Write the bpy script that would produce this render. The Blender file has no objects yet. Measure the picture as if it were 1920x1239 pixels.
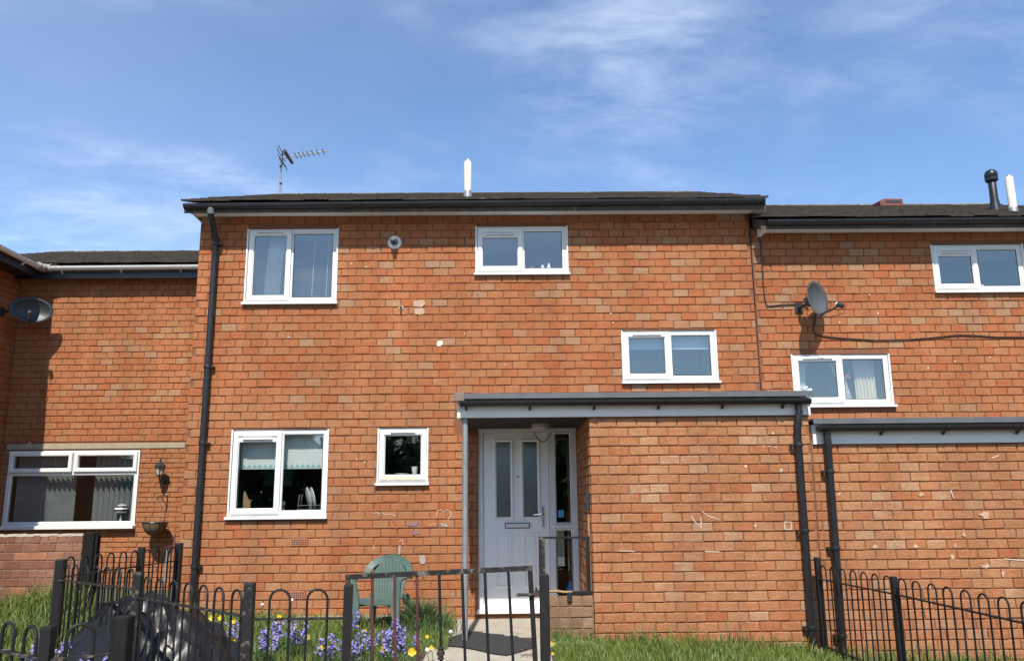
import bpy, math, random
import numpy as np
from mathutils import Vector, Matrix, noise
RNG = random.Random(7)
NR = np.random.default_rng(5)
SC = bpy.context.scene
COL = SC.collection

# ------------------------------------------------------------------ camera
PITCH, ROLL, YAW = .18695, .00981, .01079
CAM = Vector((0, -9.346, 1.351))
FPX, PCX, PCY = 1442., 960., 663.9          # in pixels of the 1920 x 1239 photograph
cf = Vector((math.sin(YAW)*math.cos(PITCH), math.cos(YAW)*math.cos(PITCH), math.sin(PITCH)))
cr0 = Vector((math.cos(YAW), -math.sin(YAW), 0)); cu0 = cr0.cross(cf)
cr = cr0*math.cos(ROLL)-cu0*math.sin(ROLL); cu = cr0*math.sin(ROLL)+cu0*math.cos(ROLL)
cam = bpy.data.cameras.new('camera'); camo = bpy.data.objects.new('camera', cam); COL.objects.link(camo)
m3 = Matrix((cr, cu, -cf)).transposed()
camo.matrix_world = Matrix.Translation(CAM) @ m3.to_4x4()
cam.sensor_width = 36; cam.sensor_fit = 'HORIZONTAL'
cam.lens = FPX/1920*36; cam.shift_y = (PCY-619.5)/1920
cam.clip_start = .05; cam.clip_end = 2000
SC.camera = camo

# ------------------------------------------------------------------ sun and sky
SUN_DIR = Vector((.05, 1, -1.28)).normalized()      # the way the light travels
sun = bpy.data.lights.new('sun', 'SUN'); suno = bpy.data.objects.new('sun', sun); COL.objects.link(suno)
sun.energy = 4.8; sun.angle = math.radians(.53); sun.color = (1, .945, .86)
suno.rotation_euler = SUN_DIR.to_track_quat('-Z', 'Y').to_euler(); suno.location = (0, -20, 30)
w = bpy.data.worlds.new('World'); SC.world = w; w.use_nodes = True
nt = w.node_tree; nt.nodes.clear(); N = nt.nodes; L = nt.links
out = N.new('ShaderNodeOutputWorld'); bg = N.new('ShaderNodeBackground'); sky = N.new('ShaderNodeTexSky')
sky.sky_type = 'NISHITA'; sky.sun_disc = False
sky.sun_elevation = math.asin(-SUN_DIR.z)
sky.sun_rotation = math.atan2(-SUN_DIR.x, -SUN_DIR.y)
sky.air_density = 1.0; sky.dust_density = .15; sky.ozone_density = 5.0
bg.inputs['Strength'].default_value = .15
tc = N.new('ShaderNodeTexCoord')
sep = N.new('ShaderNodeSeparateXYZ'); L.new(tc.outputs['Generated'], sep.inputs[0])
zc = N.new('ShaderNodeMath'); zc.operation = 'MAXIMUM'; L.new(sep.outputs['Z'], zc.inputs[0]); zc.inputs[1].default_value = .06
zc2 = N.new('ShaderNodeMath'); zc2.operation = 'ADD'; L.new(zc.outputs[0], zc2.inputs[0]); zc2.inputs[1].default_value = .12
dx = N.new('ShaderNodeMath'); dx.operation = 'DIVIDE'; L.new(sep.outputs['X'], dx.inputs[0]); L.new(zc2.outputs[0], dx.inputs[1])
dy = N.new('ShaderNodeMath'); dy.operation = 'DIVIDE'; L.new(sep.outputs['Y'], dy.inputs[0]); L.new(zc2.outputs[0], dy.inputs[1])
comb = N.new('ShaderNodeCombineXYZ'); L.new(dx.outputs[0], comb.inputs[0]); L.new(dy.outputs[0], comb.inputs[1])
def cloud(scale, lo, hi, dist, det, rot, sx):
    mp = N.new('ShaderNodeMapping'); mp.inputs['Rotation'].default_value = (0, 0, rot); mp.inputs['Scale'].default_value = (sx, 1, 1); mp.inputs['Location'].default_value = (3.7, 1.9, 0)
    L.new(comb.outputs[0], mp.inputs[0])
    nz = N.new('ShaderNodeTexNoise'); nz.inputs['Scale'].default_value = scale; nz.inputs['Detail'].default_value = det
    nz.inputs['Roughness'].default_value = .62; nz.inputs['Distortion'].default_value = dist; L.new(mp.outputs[0], nz.inputs['Vector'])
    mr = N.new('ShaderNodeMapRange'); mr.interpolation_type = 'SMOOTHSTEP'
    mr.inputs['From Min'].default_value = lo; mr.inputs['From Max'].default_value = hi; L.new(nz.outputs['Fac'], mr.inputs[0])
    return mr.outputs[0]
c1 = cloud(.8, .42, .74, .3, 5, .3, .75); c2 = cloud(6.5, .30, .82, .3, 11, -.5, .5); c3 = cloud(.45, .34, .70, .3, 4, 1.2, 1)
mu = N.new('ShaderNodeMath'); mu.operation = 'MULTIPLY'; L.new(c1, mu.inputs[0]); L.new(c2, mu.inputs[1])
mu2 = N.new('ShaderNodeMath'); mu2.operation = 'MULTIPLY_ADD'; L.new(mu.outputs[0], mu2.inputs[0]); mu2.inputs[1].default_value = .50
sc3 = N.new('ShaderNodeMath'); sc3.operation = 'MULTIPLY'; L.new(c3, sc3.inputs[0]); sc3.inputs[1].default_value = .06
L.new(sc3.outputs[0], mu2.inputs[2])
mixc = N.new('ShaderNodeMix'); mixc.data_type = 'RGBA'
L.new(mu2.outputs[0], mixc.inputs['Factor'])
L.new(sky.outputs[0], mixc.inputs['A']); mixc.inputs['B'].default_value = (7.6, 8.1, 8.8, 1)
L.new(mixc.outputs['Result'], bg.inputs[0]); L.new(bg.outputs[0], out.inputs[0])
SC.view_settings.view_transform = 'Standard'; SC.view_settings.look = 'None'
SC.view_settings.exposure = 0.50; SC.view_settings.gamma = 1; SC.view_settings.use_curve_mapping = False
SC.cycles.max_bounces = 8; SC.cycles.transparent_max_bounces = 12

# ------------------------------------------------------------------ pixel -> world
def ray(x, y): return cf + cr*((x-PCX)/FPX) - cu*((y-PCY)/FPX)
def U(x, y, Y):
    d = ray(x, y); t = (Y-CAM.y)/d.y; return CAM+d*t
def UX(x, y, Y): return U(x, y, Y).x
def UZ(x, y, Y): return U(x, y, Y).z
def UG(x, y, Z):
    d = ray(x, y); t = (Z-CAM.z)/d.z; return CAM+d*t
def px(p):
    d = Vector(p)-CAM; z = d.dot(cf); return (PCX+FPX*d.dot(cr)/z, PCY-FPX*d.dot(cu)/z, z)
def gz(x, y=0):     # the ground falls gently to the right
    return -.05*max(0, x) + .03*max(0, -x-1.1)

# ------------------------------------------------------------------ materials
MATS = {}
def setin(b, k, v):
    if k in b.inputs: b.inputs[k].default_value = v
def pm(name, c1, c2=None, scale=8, rough=.6, bump=0, bscale=60, metal=0, stretch=(1, 1, 1), spec=.5, c3=None, s3=1.2, t3=(.55, .75), coat=0):
    if name in MATS: return MATS[name]
    m = bpy.data.materials.new(name); m.use_nodes = True; nt = m.node_tree; b = nt.nodes['Principled BSDF']
    setin(b, 'Roughness', rough); setin(b, 'Metallic', metal); setin(b, 'Specular IOR Level', spec); setin(b, 'Coat Weight', coat)
    g = nt.nodes.new('ShaderNodeNewGeometry'); mp = nt.nodes.new('ShaderNodeMapping'); mp.inputs['Scale'].default_value = stretch
    nt.links.new(g.outputs['Position'], mp.inputs[0])
    c2 = c2 or tuple(x*.8 for x in c1)
    nz = nt.nodes.new('ShaderNodeTexNoise'); nz.inputs['Scale'].default_value = scale; nz.inputs['Detail'].default_value = 6; nz.inputs['Roughness'].default_value = .65
    nt.links.new(mp.outputs[0], nz.inputs['Vector'])
    rp = nt.nodes.new('ShaderNodeValToRGB'); rp.color_ramp.elements[0].position = .33; rp.color_ramp.elements[1].position = .68
    rp.color_ramp.elements[0].color = (*c2, 1); rp.color_ramp.elements[1].color = (*c1, 1)
    nt.links.new(nz.outputs['Fac'], rp.inputs[0]); colo = rp.outputs[0]
    if c3:
        n3 = nt.nodes.new('ShaderNodeTexNoise'); n3.inputs['Scale'].default_value = s3; n3.inputs['Detail'].default_value = 7; n3.inputs['Roughness'].default_value = .7
        nt.links.new(mp.outputs[0], n3.inputs['Vector'])
        mr = nt.nodes.new('ShaderNodeMapRange'); mr.inputs[1].default_value, mr.inputs[2].default_value = t3; nt.links.new(n3.outputs['Fac'], mr.inputs[0])
        mx = nt.nodes.new('ShaderNodeMix'); mx.data_type = 'RGBA'; nt.links.new(mr.outputs[0], mx.inputs['Factor'])
        nt.links.new(colo, mx.inputs['A']); mx.inputs['B'].default_value = (*c3, 1); colo = mx.outputs['Result']
    nt.links.new(colo, b.inputs['Base Color'])
    if bump:
        n2 = nt.nodes.new('ShaderNodeTexNoise'); n2.inputs['Scale'].default_value = bscale; n2.inputs['Detail'].default_value = 5
        nt.links.new(mp.outputs[0], n2.inputs['Vector'])
        bp = nt.nodes.new('ShaderNodeBump'); bp.inputs['Strength'].default_value = bump; bp.inputs['Distance'].default_value = .004
        nt.links.new(n2.outputs['Fac'], bp.inputs['Height']); nt.links.new(bp.outputs[0], b.inputs['Normal'])
    MATS[name] = m; return m

def brick_mat(name, source, ramp):
    """fired brick; the 'tone' of each brick picks its colour from the ramp"""
    m = bpy.data.materials.new(name); m.use_nodes = True; nt = m.node_tree; b = nt.nodes['Principled BSDF']; ln = nt.links
    at = nt.nodes.new('ShaderNodeAttribute'); at.attribute_type = source; at.attribute_name = 'tone'
    g = nt.nodes.new('ShaderNodeNewGeometry')
    mp = nt.nodes.new('ShaderNodeMapping'); mp.inputs['Scale'].default_value = (.55, 1, 1.3); ln.new(g.outputs['Position'], mp.inputs[0])
    n1 = nt.nodes.new('ShaderNodeTexNoise'); n1.inputs['Scale'].default_value = 13; n1.inputs['Detail'].default_value = 9; n1.inputs['Roughness'].default_value = .74; ln.new(mp.outputs[0], n1.inputs['Vector'])
    ma = nt.nodes.new('ShaderNodeMath'); ma.operation = 'MULTIPLY_ADD'; ln.new(n1.outputs['Fac'], ma.inputs[0]); ma.inputs[1].default_value = 1.5; ma.inputs[2].default_value = -.75
    ad = nt.nodes.new('ShaderNodeMath'); ad.operation = 'ADD'; ln.new(at.outputs['Fac'], ad.inputs[0]); ln.new(ma.outputs[0], ad.inputs[1]); ad.use_clamp = True
    rp = nt.nodes.new('ShaderNodeValToRGB'); e = rp.color_ramp.elements
    e[0].position = ramp[0][0]; e[0].color = (*ramp[0][1], 1); e[1].position = ramp[-1][0]; e[1].color = (*ramp[-1][1], 1)
    for p, c in ramp[1:-1]:
        x = e.new(p); x.color = (*c, 1)
    ln.new(ad.outputs[0], rp.inputs[0])
    # fine sandy speckle and drag marks
    n2 = nt.nodes.new('ShaderNodeTexNoise'); n2.inputs['Scale'].default_value = 150; n2.inputs['Detail'].default_value = 5; ln.new(mp.outputs[0], n2.inputs['Vector'])
    mr = nt.nodes.new('ShaderNodeMapRange'); mr.inputs[1].default_value = .3; mr.inputs[2].default_value = .7; mr.inputs[3].default_value = .68; mr.inputs[4].default_value = 1.2; ln.new(n2.outputs['Fac'], mr.inputs[0])
    wv = nt.nodes.new('ShaderNodeTexWave'); wv.wave_type = 'BANDS'; wv.bands_direction = 'Z'; wv.inputs['Scale'].default_value = 26; wv.inputs['Distortion'].default_value = 14; wv.inputs['Detail'].default_value = 4; wv.inputs['Detail Scale'].default_value = 1.6
    ln.new(mp.outputs[0], wv.inputs['Vector'])
    # broad weather staining
    n3 = nt.nodes.new('ShaderNodeTexNoise'); n3.inputs['Scale'].default_value = 1.1; n3.inputs['Detail'].default_value = 5; ln.new(g.outputs['Position'], n3.inputs['Vector'])
    m3_ = nt.nodes.new('ShaderNodeMapRange'); m3_.inputs[1].default_value = .3; m3_.inputs[2].default_value = .7; m3_.inputs[3].default_value = .88; m3_.inputs[4].default_value = 1.08; ln.new(n3.outputs['Fac'], m3_.inputs[0])
    ms = nt.nodes.new('ShaderNodeMapping'); ms.inputs['Scale'].default_value = (4.2, 4.2, .42); ln.new(g.outputs['Position'], ms.inputs[0])
    n4 = nt.nodes.new('ShaderNodeTexNoise'); n4.inputs['Scale'].default_value = 1.0; n4.inputs['Detail'].default_value = 6; n4.inputs['Roughness'].default_value = .6; ln.new(ms.outputs[0], n4.inputs['Vector'])
    m4 = nt.nodes.new('ShaderNodeMapRange'); m4.inputs[1].default_value = .35; m4.inputs[2].default_value = .66; m4.inputs[3].default_value = .86; m4.inputs[4].default_value = 1.06; ln.new(n4.outputs['Fac'], m4.inputs[0])
    m5 = nt.nodes.new('ShaderNodeMath'); m5.operation = 'MULTIPLY'; ln.new(m3_.outputs[0], m5.inputs[0]); ln.new(m4.outputs[0], m5.inputs[1])
    mm = nt.nodes.new('ShaderNodeMath'); mm.operation = 'MULTIPLY'; ln.new(mr.outputs[0], mm.inputs[0]); ln.new(m5.outputs[0], mm.inputs[1])
    vm = nt.nodes.new('ShaderNodeVectorMath'); vm.operation = 'SCALE'; ln.new(rp.outputs[0], vm.inputs[0]); ln.new(mm.outputs[0], vm.inputs['Scale'])
    ln.new(vm.outputs[0], b.inputs['Base Color'])
    setin(b, 'Roughness', .9); setin(b, 'Specular IOR Level', .25)
    bp = nt.nodes.new('ShaderNodeBump'); bp.inputs['Strength'].default_value = .7; bp.inputs['Distance'].default_value = .005
    hs = nt.nodes.new('ShaderNodeMath'); hs.operation = 'MULTIPLY_ADD'; ln.new(wv.outputs['Fac'], hs.inputs[0]); hs.inputs[1].default_value = .55; ln.new(n1.outputs['Fac'], hs.inputs[2])
    ln.new(hs.outputs[0], bp.inputs['Height']); ln.new(bp.outputs[0], b.inputs['Normal'])
    return m
RAMP = [(.0, (.40, .118, .043)), (.3, (.41, .150, .060)), (.55, (.40, .170, .074)), (.8, (.395, .190, .092)), (1., (.40, .222, .122))]
RAMP2 = [(.0, (.385, .125, .050)), (.3, (.41, .162, .069)), (.55, (.42, .186, .085)), (.8, (.43, .215, .108)), (1., (.46, .27, .155))]
RAMP3 = [(.0, (.22, .085, .05)), (.35, (.26, .115, .07)), (.62, (.29, .14, .085)), (.82, (.32, .16, .09)), (1., (.40, .16, .08))]
RAMP4 = [(.0, (.20, .115, .065)), (.5, (.27, .16, .09)), (1., (.34, .21, .125))]
BM = {}
for key, r in (('main', RAMP), ('porch', RAMP2), ('low', RAMP3), ('plinth', RAMP4)):
    BM[key] = (brick_mat('brick_%s_each' % key, 'OBJECT', r), brick_mat('brick_%s_field' % key, 'GEOMETRY', r))
MORTAR = pm('mortar', (.225, .088, .040), (.16, .062, .029), 30, .95, .4, 120)
MORTAR_TAN = pm('mortar_tan', (.26, .108, .048), (.19, .078, .036), 30, .95, .4, 120)
MORTAR_GREY = pm('mortar_grey', (.24, .15, .10), (.17, .10, .07), 30, .95, .4, 120)
UPVC = pm('white_upvc', (.74, .73, .695), (.66, .65, .615), 4, .36, 0, c3=(.58, .56, .51), s3=9, t3=(.60, .78))
UPVC_OLD = pm('aged_white_upvc', (.76, .755, .73), (.66, .655, .63), 5, .4, 0)
UPVC_STAIN = pm('yellow_stained_upvc', (.78, .75, .66), (.66, .53, .28), 4, .38, 0, c3=(.62, .42, .12), s3=5, t3=(.56, .72))
FASCIA = pm('painted_fascia', (.72, .715, .70), (.62, .615, .60), 5, .5, 0, stretch=(.3, 1, 4))
GREYFASC = pm('greyed_white_fascia', (.80, .76, .68), (.70, .66, .59), 5, .5, 0, stretch=(.3, 1, 4))
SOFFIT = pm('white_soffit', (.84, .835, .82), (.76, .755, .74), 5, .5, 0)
BLACKPL = pm('black_plastic_pipe', (.010, .010, .011), (.017, .017, .018), 10, .38, .05)
NAVYPL = pm('black_gutter_plastic', (.012, .013, .017), (.022, .023, .028), 6, .42, .05)
GREYTRIM = pm('grey_edge_trim', (.115, .12, .125), (.085, .088, .092), 5, .5, .05)
GALV = pm('galvanised_steel', (.30, .31, .31), (.20, .21, .21), 14, .48, .08, metal=.35, stretch=(1, 1, .35))
CREAM = pm('cream_flue', (.72, .68, .55), (.62, .57, .44), 9, .45, 0)
TILE = pm('concrete_roof_tile', (.095, .074, .055), (.05, .04, .031), 9, .92, .6, 90, c3=(.18, .155, .10), s3=7, t3=(.6, .72))
RIDGE = pm('lichen_ridge_tile', (.15, .125, .085), (.085, .07, .05), 8, .95, .6, 70, c3=(.30, .28, .20), s3=16, t3=(.58, .64))
REDTILE = pm('red_vent_tile', (.20, .065, .045), (.13, .045, .035), 9, .8, .3)
DOORP = pm('grey_white_door', (.86, .84, .78), (.82, .80, .74), 4, .42, .02)
CHROME = pm('chrome', (.75, .75, .76), (.6, .6, .61), 9, .18, 0, metal=1)
DARKFRAME = pm('dark_letter_frame', (.03, .03, .032), None, 9, .4, 0)
IRON = pm('black_painted_iron', (.008, .008, .008), (.014, .013, .012), 20, .5, .35, 160, c3=(.13, .075, .05), s3=22, t3=(.62, .77), spec=.3)
IRONW = pm('weathered_iron', (.018, .016, .015), (.009, .009, .009), 30, .6, .4, 120, c3=(.19, .15, .115), s3=24, t3=(.54, .68), spec=.3)
IRONR = pm('rusty_red_iron', (.14, .028, .018), (.075, .018, .014), 24, .6, .3, 120, c3=(.02, .018, .017), s3=12, t3=(.44, .62))
TIMBER = pm('dark_creosoted_timber', (.009, .008, .007), (.017, .015, .013), 6, .8, .6, 60, stretch=(4, 4, .4), c3=(.10, .08, .06), s3=20, t3=(.66, .76), spec=.15)
CONC = pm('concrete', (.40, .355, .28), (.30, .265, .205), 5, .9, .5, 70, c3=(.20, .18, .13), s3=3.5, t3=(.55, .72))
LINTEL = pm('stone_lintel', (.36, .30, .195), (.28, .23, .15), 9, .9, .3, c3=(.22, .19, .13), s3=6)
SOIL = pm('garden_soil', (.065, .052, .034), (.035, .03, .02), 7, .95, .8, 40)
GROUND = pm('rough_grass_ground', (.055, .075, .022), (.075, .062, .035), 3, .95, .6, 30)
TARMAC = pm('tarmac', (.055, .055, .055), (.04, .04, .04), 30, .9, .5, 120)
MATM = pm('dark_door_mat', (.030, .029, .027), (.020, .020, .019), 40, .95, .7, 200)
GREENPL = pm('green_garden_plastic', (.085, .13, .105), (.07, .112, .09), 5, .5, .1, c3=(.13, .175, .145), s3=6, t3=(.5, .8))
SHEET = pm('black_polythene', (.008, .008, .0085), (.013, .013, .0135), 12, .33, .5, 11, spec=.26)
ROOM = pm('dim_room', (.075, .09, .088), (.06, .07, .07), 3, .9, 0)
ROOMU = pm('pale_room', (.42, .42, .39), (.36, .36, .34), 3, .9, 0)
BLINDW = pm('white_roller_blind', (.66, .70, .68), (.60, .64, .62), 5, .8, 0)
BLINDB = pm('pale_blue_roller_blind', (.40, .50, .56), (.36, .45, .51), 5, .8, 0)
BLINDG = pm('grey_vertical_blind', (.27, .29, .28), (.21, .23, .22), 5, .8, 0)
TEALM = pm('teal_trim', (.22, .46, .48), (.30, .52, .53), 30, .8, 0)
SLATM = pm('pale_slat', (.55, .57, .56), (.5, .52, .51), 5, .5, 0)
NETM = pm('net_curtain', (.62, .63, .62), (.52, .53, .52), 60, .9, 0)
CURTC = pm('cream_curtain', (.62, .57, .44), (.5, .45, .34), 8, .9, 0, stretch=(6, 1, .5))
CHINA = pm('white_china', (.78, .78, .76), (.7, .7, .68), 9, .3, 0)
STEELW = pm('steel_wire', (.55, .55, .55), (.45, .45, .45), 9, .3, 0, metal=.8)
PINK = pm('red_orchid', (.42, .06, .08), (.3, .04, .06), 9, .7, 0)
BLUEP = pm('blue_plastic', (.02, .20, .62), (.015, .15, .5), 9, .4, 0)
BLUED = pm('dark_blue_label', (.015, .03, .16), None, 9, .4, 0)
DISHG = pm('grey_dish_metal', (.085, .088, .09), (.066, .068, .07), 6, .5, .05)
CABLE = pm('black_cable', (.012, .012, .012), None, 9, .6, 0)
COIR = pm('coir_lining', (.20, .135, .075), (.11, .075, .042), 45, .95, 1.0, 90)
LAMPGL = pm('lantern_glass', (.45, .42, .36), (.38, .35, .3), 9, .15, 0)
CHALK = pm('chalk_mark', (.70, .60, .48), (.48, .32, .22), 40, .95, 0)
CHALKF = pm('faint_chalk', (.58, .44, .32), (.42, .22, .13), 60, .95, 0)
WHITEPT = pm('white_paint_blot', (.72, .68, .58), (.6, .54, .42), 25, .8, 0)
REDCH = pm('red_chalk', (.28, .045, .035), (.36, .1, .06), 40, .95, 0)
PURCH = pm('purple_chalk', (.20, .13, .20), (.30, .14, .11), 40, .95, 0)
GREYPT = pm('grey_paint_patch', (.36, .34, .30), (.34, .22, .15), 30, .9, 0)
PALEMORT = pm('pale_mortar_patch', (.48, .36, .25), (.40, .22, .13), 25, .95, .5)
LEAF = pm('bluebell_leaf', (.075, .125, .035), (.05, .09, .025), 9, .5, 0)
BELL = pm('violet_blue_petal', (.17, .13, .38), (.27, .22, .52), 40, .6, 0)
YEL = pm('yellow_petal', (.75, .52, .012), (.68, .42, .01), 60, .6, 0)
CLOCK = pm('seed_head', (.62, .62, .58), (.5, .5, .46), 60, .9, 0)
DRYM = pm('dry_straw', (.36, .23, .10), (.25, .15, .06), 20, .9, 0)
STICKER = pm('blue_sticker', (.05, .26, .50), (.10, .36, .58), 60, .5, 0)
JOINT = pm('movement_joint', (.045, .022, .018), None, 20, .95, 0)
def glass_mat(name, k, rough=.015):
    m = bpy.data.materials.new(name); m.use_nodes = True; nt = m.node_tree; nt.nodes.clear()
    o = nt.nodes.new('ShaderNodeOutputMaterial'); t = nt.nodes.new('ShaderNodeBsdfTransparent'); t.inputs[0].default_value = (.95, .965, .96, 1)
    gl = nt.nodes.new('ShaderNodeBsdfGlossy'); gl.inputs['Roughness'].default_value = rough; gl.inputs[0].default_value = (.95, .96, .93, 1)
    lw = nt.nodes.new('ShaderNodeLayerWeight'); lw.inputs[0].default_value = .5       # Schlick, the same from both sides
    pw_ = nt.nodes.new('ShaderNodeMath'); pw_.operation = 'POWER'; nt.links.new(lw.outputs['Facing'], pw_.inputs[0]); pw_.inputs[1].default_value = 5
    fr = nt.nodes.new('ShaderNodeMath'); fr.operation = 'MULTIPLY_ADD'; nt.links.new(pw_.outputs[0], fr.inputs[0]); fr.inputs[1].default_value = .94; fr.inputs[2].default_value = .05
    ml = nt.nodes.new('ShaderNodeMath'); ml.operation = 'MULTIPLY'; ml.inputs[1].default_value = k; ml.use_clamp = True
    mx = nt.nodes.new('ShaderNodeMixShader'); nt.links.new(fr.outputs[0], ml.inputs[0]); nt.links.new(ml.outputs[0], mx.inputs[0])
    nt.links.new(t.outputs[0], mx.inputs[1]); nt.links.new(gl.outputs[0], mx.inputs[2]); nt.links.new(mx.outputs[0], o.inputs[0]); return m
GLASS = glass_mat('double_glazing', 2.3)
GLASSF = glass_mat('frosted_glazing', 2.3, .22)
def leaf_mat(name, a, b, c):
    m = pm(name, a, b, 2.2, .55, 0, c3=c, s3=6, t3=(.52, .72)); bs = m.node_tree.nodes['Principled BSDF']
    return m
GRASS = leaf_mat('grass_blades', (.135, .175, .026), (.066, .115, .016), (.25, .22, .075))
TUFT = leaf_mat('long_grass', (.085, .135, .042), (.05, .095, .03), (.13, .16, .06))
TREELEAF = leaf_mat('tree_leaves', (.05, .085, .02), (.03, .06, .015), (.07, .10, .03))

# ------------------------------------------------------------------ mesh tools
class MB:
    def __init__(s): s.v = []; s.f = []
    def add(s, vs, fs):
        o = len(s.v); s.v += [tuple(q) for q in vs]; s.f += [tuple(i+o for i in f) for f in fs]; return s
    def box(s, x0, x1, y0, y1, z0, z1, c=0):
        """box; c chamfers its twelve edges"""
        if x0 > x1: x0, x1 = x1, x0
        if y0 > y1: y0, y1 = y1, y0
        if z0 > z1: z0, z1 = z1, z0
        if c <= 0:
            return s.add([(x0,y0,z0),(x1,y0,z0),(x1,y1,z0),(x0,y1,z0),(x0,y0,z1),(x1,y0,z1),(x1,y1,z1),(x0,y1,z1)],
                         [(0,3,2,1),(4,5,6,7),(0,1,5,4),(1,2,6,5),(2,3,7,6),(3,0,4,7)])
        c = min(c, (x1-x0)*.45, (y1-y0)*.45, (z1-z0)*.45)
        X = (x0, x1); Y = (y0, y1); Z = (z0, z1); vs = []; idx = {}
        for i in (0, 1):
            for j in (0, 1):
                for k in (0, 1):
                    sx, sy, sz = (1-2*i)*c, (1-2*j)*c, (1-2*k)*c
                    for a in range(3):
                        p = [X[i]+sx, Y[j]+sy, Z[k]+sz]; p[a] = (X[i], Y[j], Z[k])[a]
                        idx[i, j, k, a] = len(vs); vs.append(p)
        fs = []
        for i in (0, 1):
            q = [idx[i,0,0,0], idx[i,1,0,0], idx[i,1,1,0], idx[i,0,1,0]]; fs.append(q if i else q[::-1])
            q = [idx[0,i,0,1], idx[1,i,0,1], idx[1,i,1,1], idx[0,i,1,1]]; fs.append(q[::-1] if i else q)
            q = [idx[0,0,i,2], idx[1,0,i,2], idx[1,1,i,2], idx[0,1,i,2]]; fs.append(q if i else q[::-1])
        for i in (0, 1):
            for j in (0, 1):
                q = [idx[i,j,0,0], idx[i,j,1,0], idx[i,j,1,1], idx[i,j,0,1]]; fs.append(q)
                q = [idx[i,0,j,0], idx[i,1,j,0], idx[i,1,j,2], idx[i,0,j,2]]; fs.append(q)
                q = [idx[0,i,j,1], idx[1,i,j,1], idx[1,i,j,2], idx[0,i,j,2]]; fs.append(q)
                for k in (0, 1): fs.append([idx[i,j,k,0], idx[i,j,k,1], idx[i,j,k,2]])
        return s.add(vs, fs)
    def bar(s, p0, p1, wx, wy, up=None):
        """square bar between two points"""
        p0 = Vector(p0); p1 = Vector(p1); d = (p1-p0).normalized()
        u = Vector(up) if up else (Vector((0,0,1)) if abs(d.z) < .9 else Vector((0,1,0)))
        a = d.cross(u).normalized()*wx/2; b = a.cross(d).normalized()*wy/2
        vs = [p+sa*a+sb*b for p in (p0, p1) for sa, sb in ((-1,-1),(1,-1),(1,1),(-1,1))]
        return s.add(vs, [(0,1,2,3),(7,6,5,4),(0,4,5,1),(1,5,6,2),(2,6,7,3),(3,7,4,0)])
    def tube(s, pts, r, n=8, caps=True):
        pts = [Vector(p) for p in pts]; m = len(pts); rs = r if isinstance(r, (list, tuple)) else [r]*m; vs = []; fs = []
        ref = None
        for i, p in enumerate(pts):
            d = (pts[min(i+1, m-1)]-pts[max(i-1, 0)]).normalized()
            if ref is None: ref = Vector((0,1,0)) if abs(d.y) < .9 else Vector((1,0,0))
            a = d.cross(ref)
            if a.length < 1e-5: a = d.cross(Vector((1,0,.3)))
            a.normalize(); b = d.cross(a).normalized(); ref = a.cross(d).normalized() if False else ref
            for k in range(n):
                t = 2*math.pi*k/n; vs.append(p+(a*math.cos(t)+b*math.sin(t))*rs[i])
        for i in range(m-1):
            for k in range(n):
                fs.append((i*n+k, i*n+(k+1)%n, (i+1)*n+(k+1)%n, (i+1)*n+k))
        if caps: fs += [tuple(range(n))[::-1], tuple((m-1)*n+k for k in range(n))]
        return s.add(vs, fs)
    def lathe(s, prof, c, axis=(0,0,1), n=20):
        ax = Vector(axis).normalized(); a = ax.orthogonal().normalized(); b = ax.cross(a); c = Vector(c); vs = []; fs = []
        for r, h in prof:
            for k in range(n):
                t = 2*math.pi*k/n; vs.append(c+ax*h+(a*math.cos(t)+b*math.sin(t))*r)
        for i in range(len(prof)-1):
            for k in range(n): fs.append((i*n+k, i*n+(k+1)%n, (i+1)*n+(k+1)%n, (i+1)*n+k))
        fs.append(tuple(range(n))[::-1]); fs.append(tuple((len(prof)-1)*n+k for k in range(n)))
        return s.add(vs, fs)
    def ring(s, x0, x1, z0, z1, prof):
        """mitred rectangular frame; prof = (inset, y) points from the outside in"""
        vs = []; fs = []; m = len(prof)
        for ins, y in prof: vs += [(x0+ins, y, z0+ins), (x1-ins, y, z0+ins), (x1-ins, y, z1-ins), (x0+ins, y, z1-ins)]
        for i in range(m-1):
            for k in range(4): fs.append((i*4+k, i*4+(k+1)%4, i*4+4+(k+1)%4, i*4+4+k))
        return s.add(vs, fs)
    def sheet(s, fn, nu, nv):
        vs = [fn(i/nu, j/nv) for j in range(nv+1) for i in range(nu+1)]
        return s.add(vs, [(j*(nu+1)+i, j*(nu+1)+i+1, (j+1)*(nu+1)+i+1, (j+1)*(nu+1)+i) for j in range(nv) for i in range(nu)])
    def prism(s, poly, y0, y1):
        """x,z outline pushed along y"""
        n = len(poly); vs = [(a, y0, b) for a, b in poly]+[(a, y1, b) for a, b in poly]
        fs = [tuple(range(n)), tuple(range(2*n-1, n-1, -1))]+[(i, i+n, (i+1) % n+n, (i+1) % n) for i in range(n)]
        return s.add(vs, fs)
    def build(s, name, mat, parent=None, smooth=False, **kw):
        me = bpy.data.meshes.new(name); me.from_pydata(s.v, [], s.f); me.update()
        if smooth:
            me.polygons.foreach_set('use_smooth', [True]*len(me.polygons))
            if smooth != 'full':
                me.set_sharp_from_angle(angle=math.radians(40))
        me.materials.append(mat)
        return link(name, me, parent, **kw)
def link(name, me, parent=None, **kw):
    o = bpy.data.objects.new(name, me); COL.objects.link(o)
    if parent is not None: attach(o, parent)
    for k, v in kw.items(): o[k] = v
    return o
def attach(o, parent):
    o.parent = parent
    if parent.type == 'EMPTY': o.matrix_parent_inverse = Matrix.Translation(parent.location).inverted()
def thing(name, label, cat, loc, group=None):
    o = bpy.data.objects.new(name, None); COL.objects.link(o); o.location = loc; o.empty_display_size = .1
    o['label'] = label; o['category'] = cat
    if group: o['group'] = group
    return o
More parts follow.
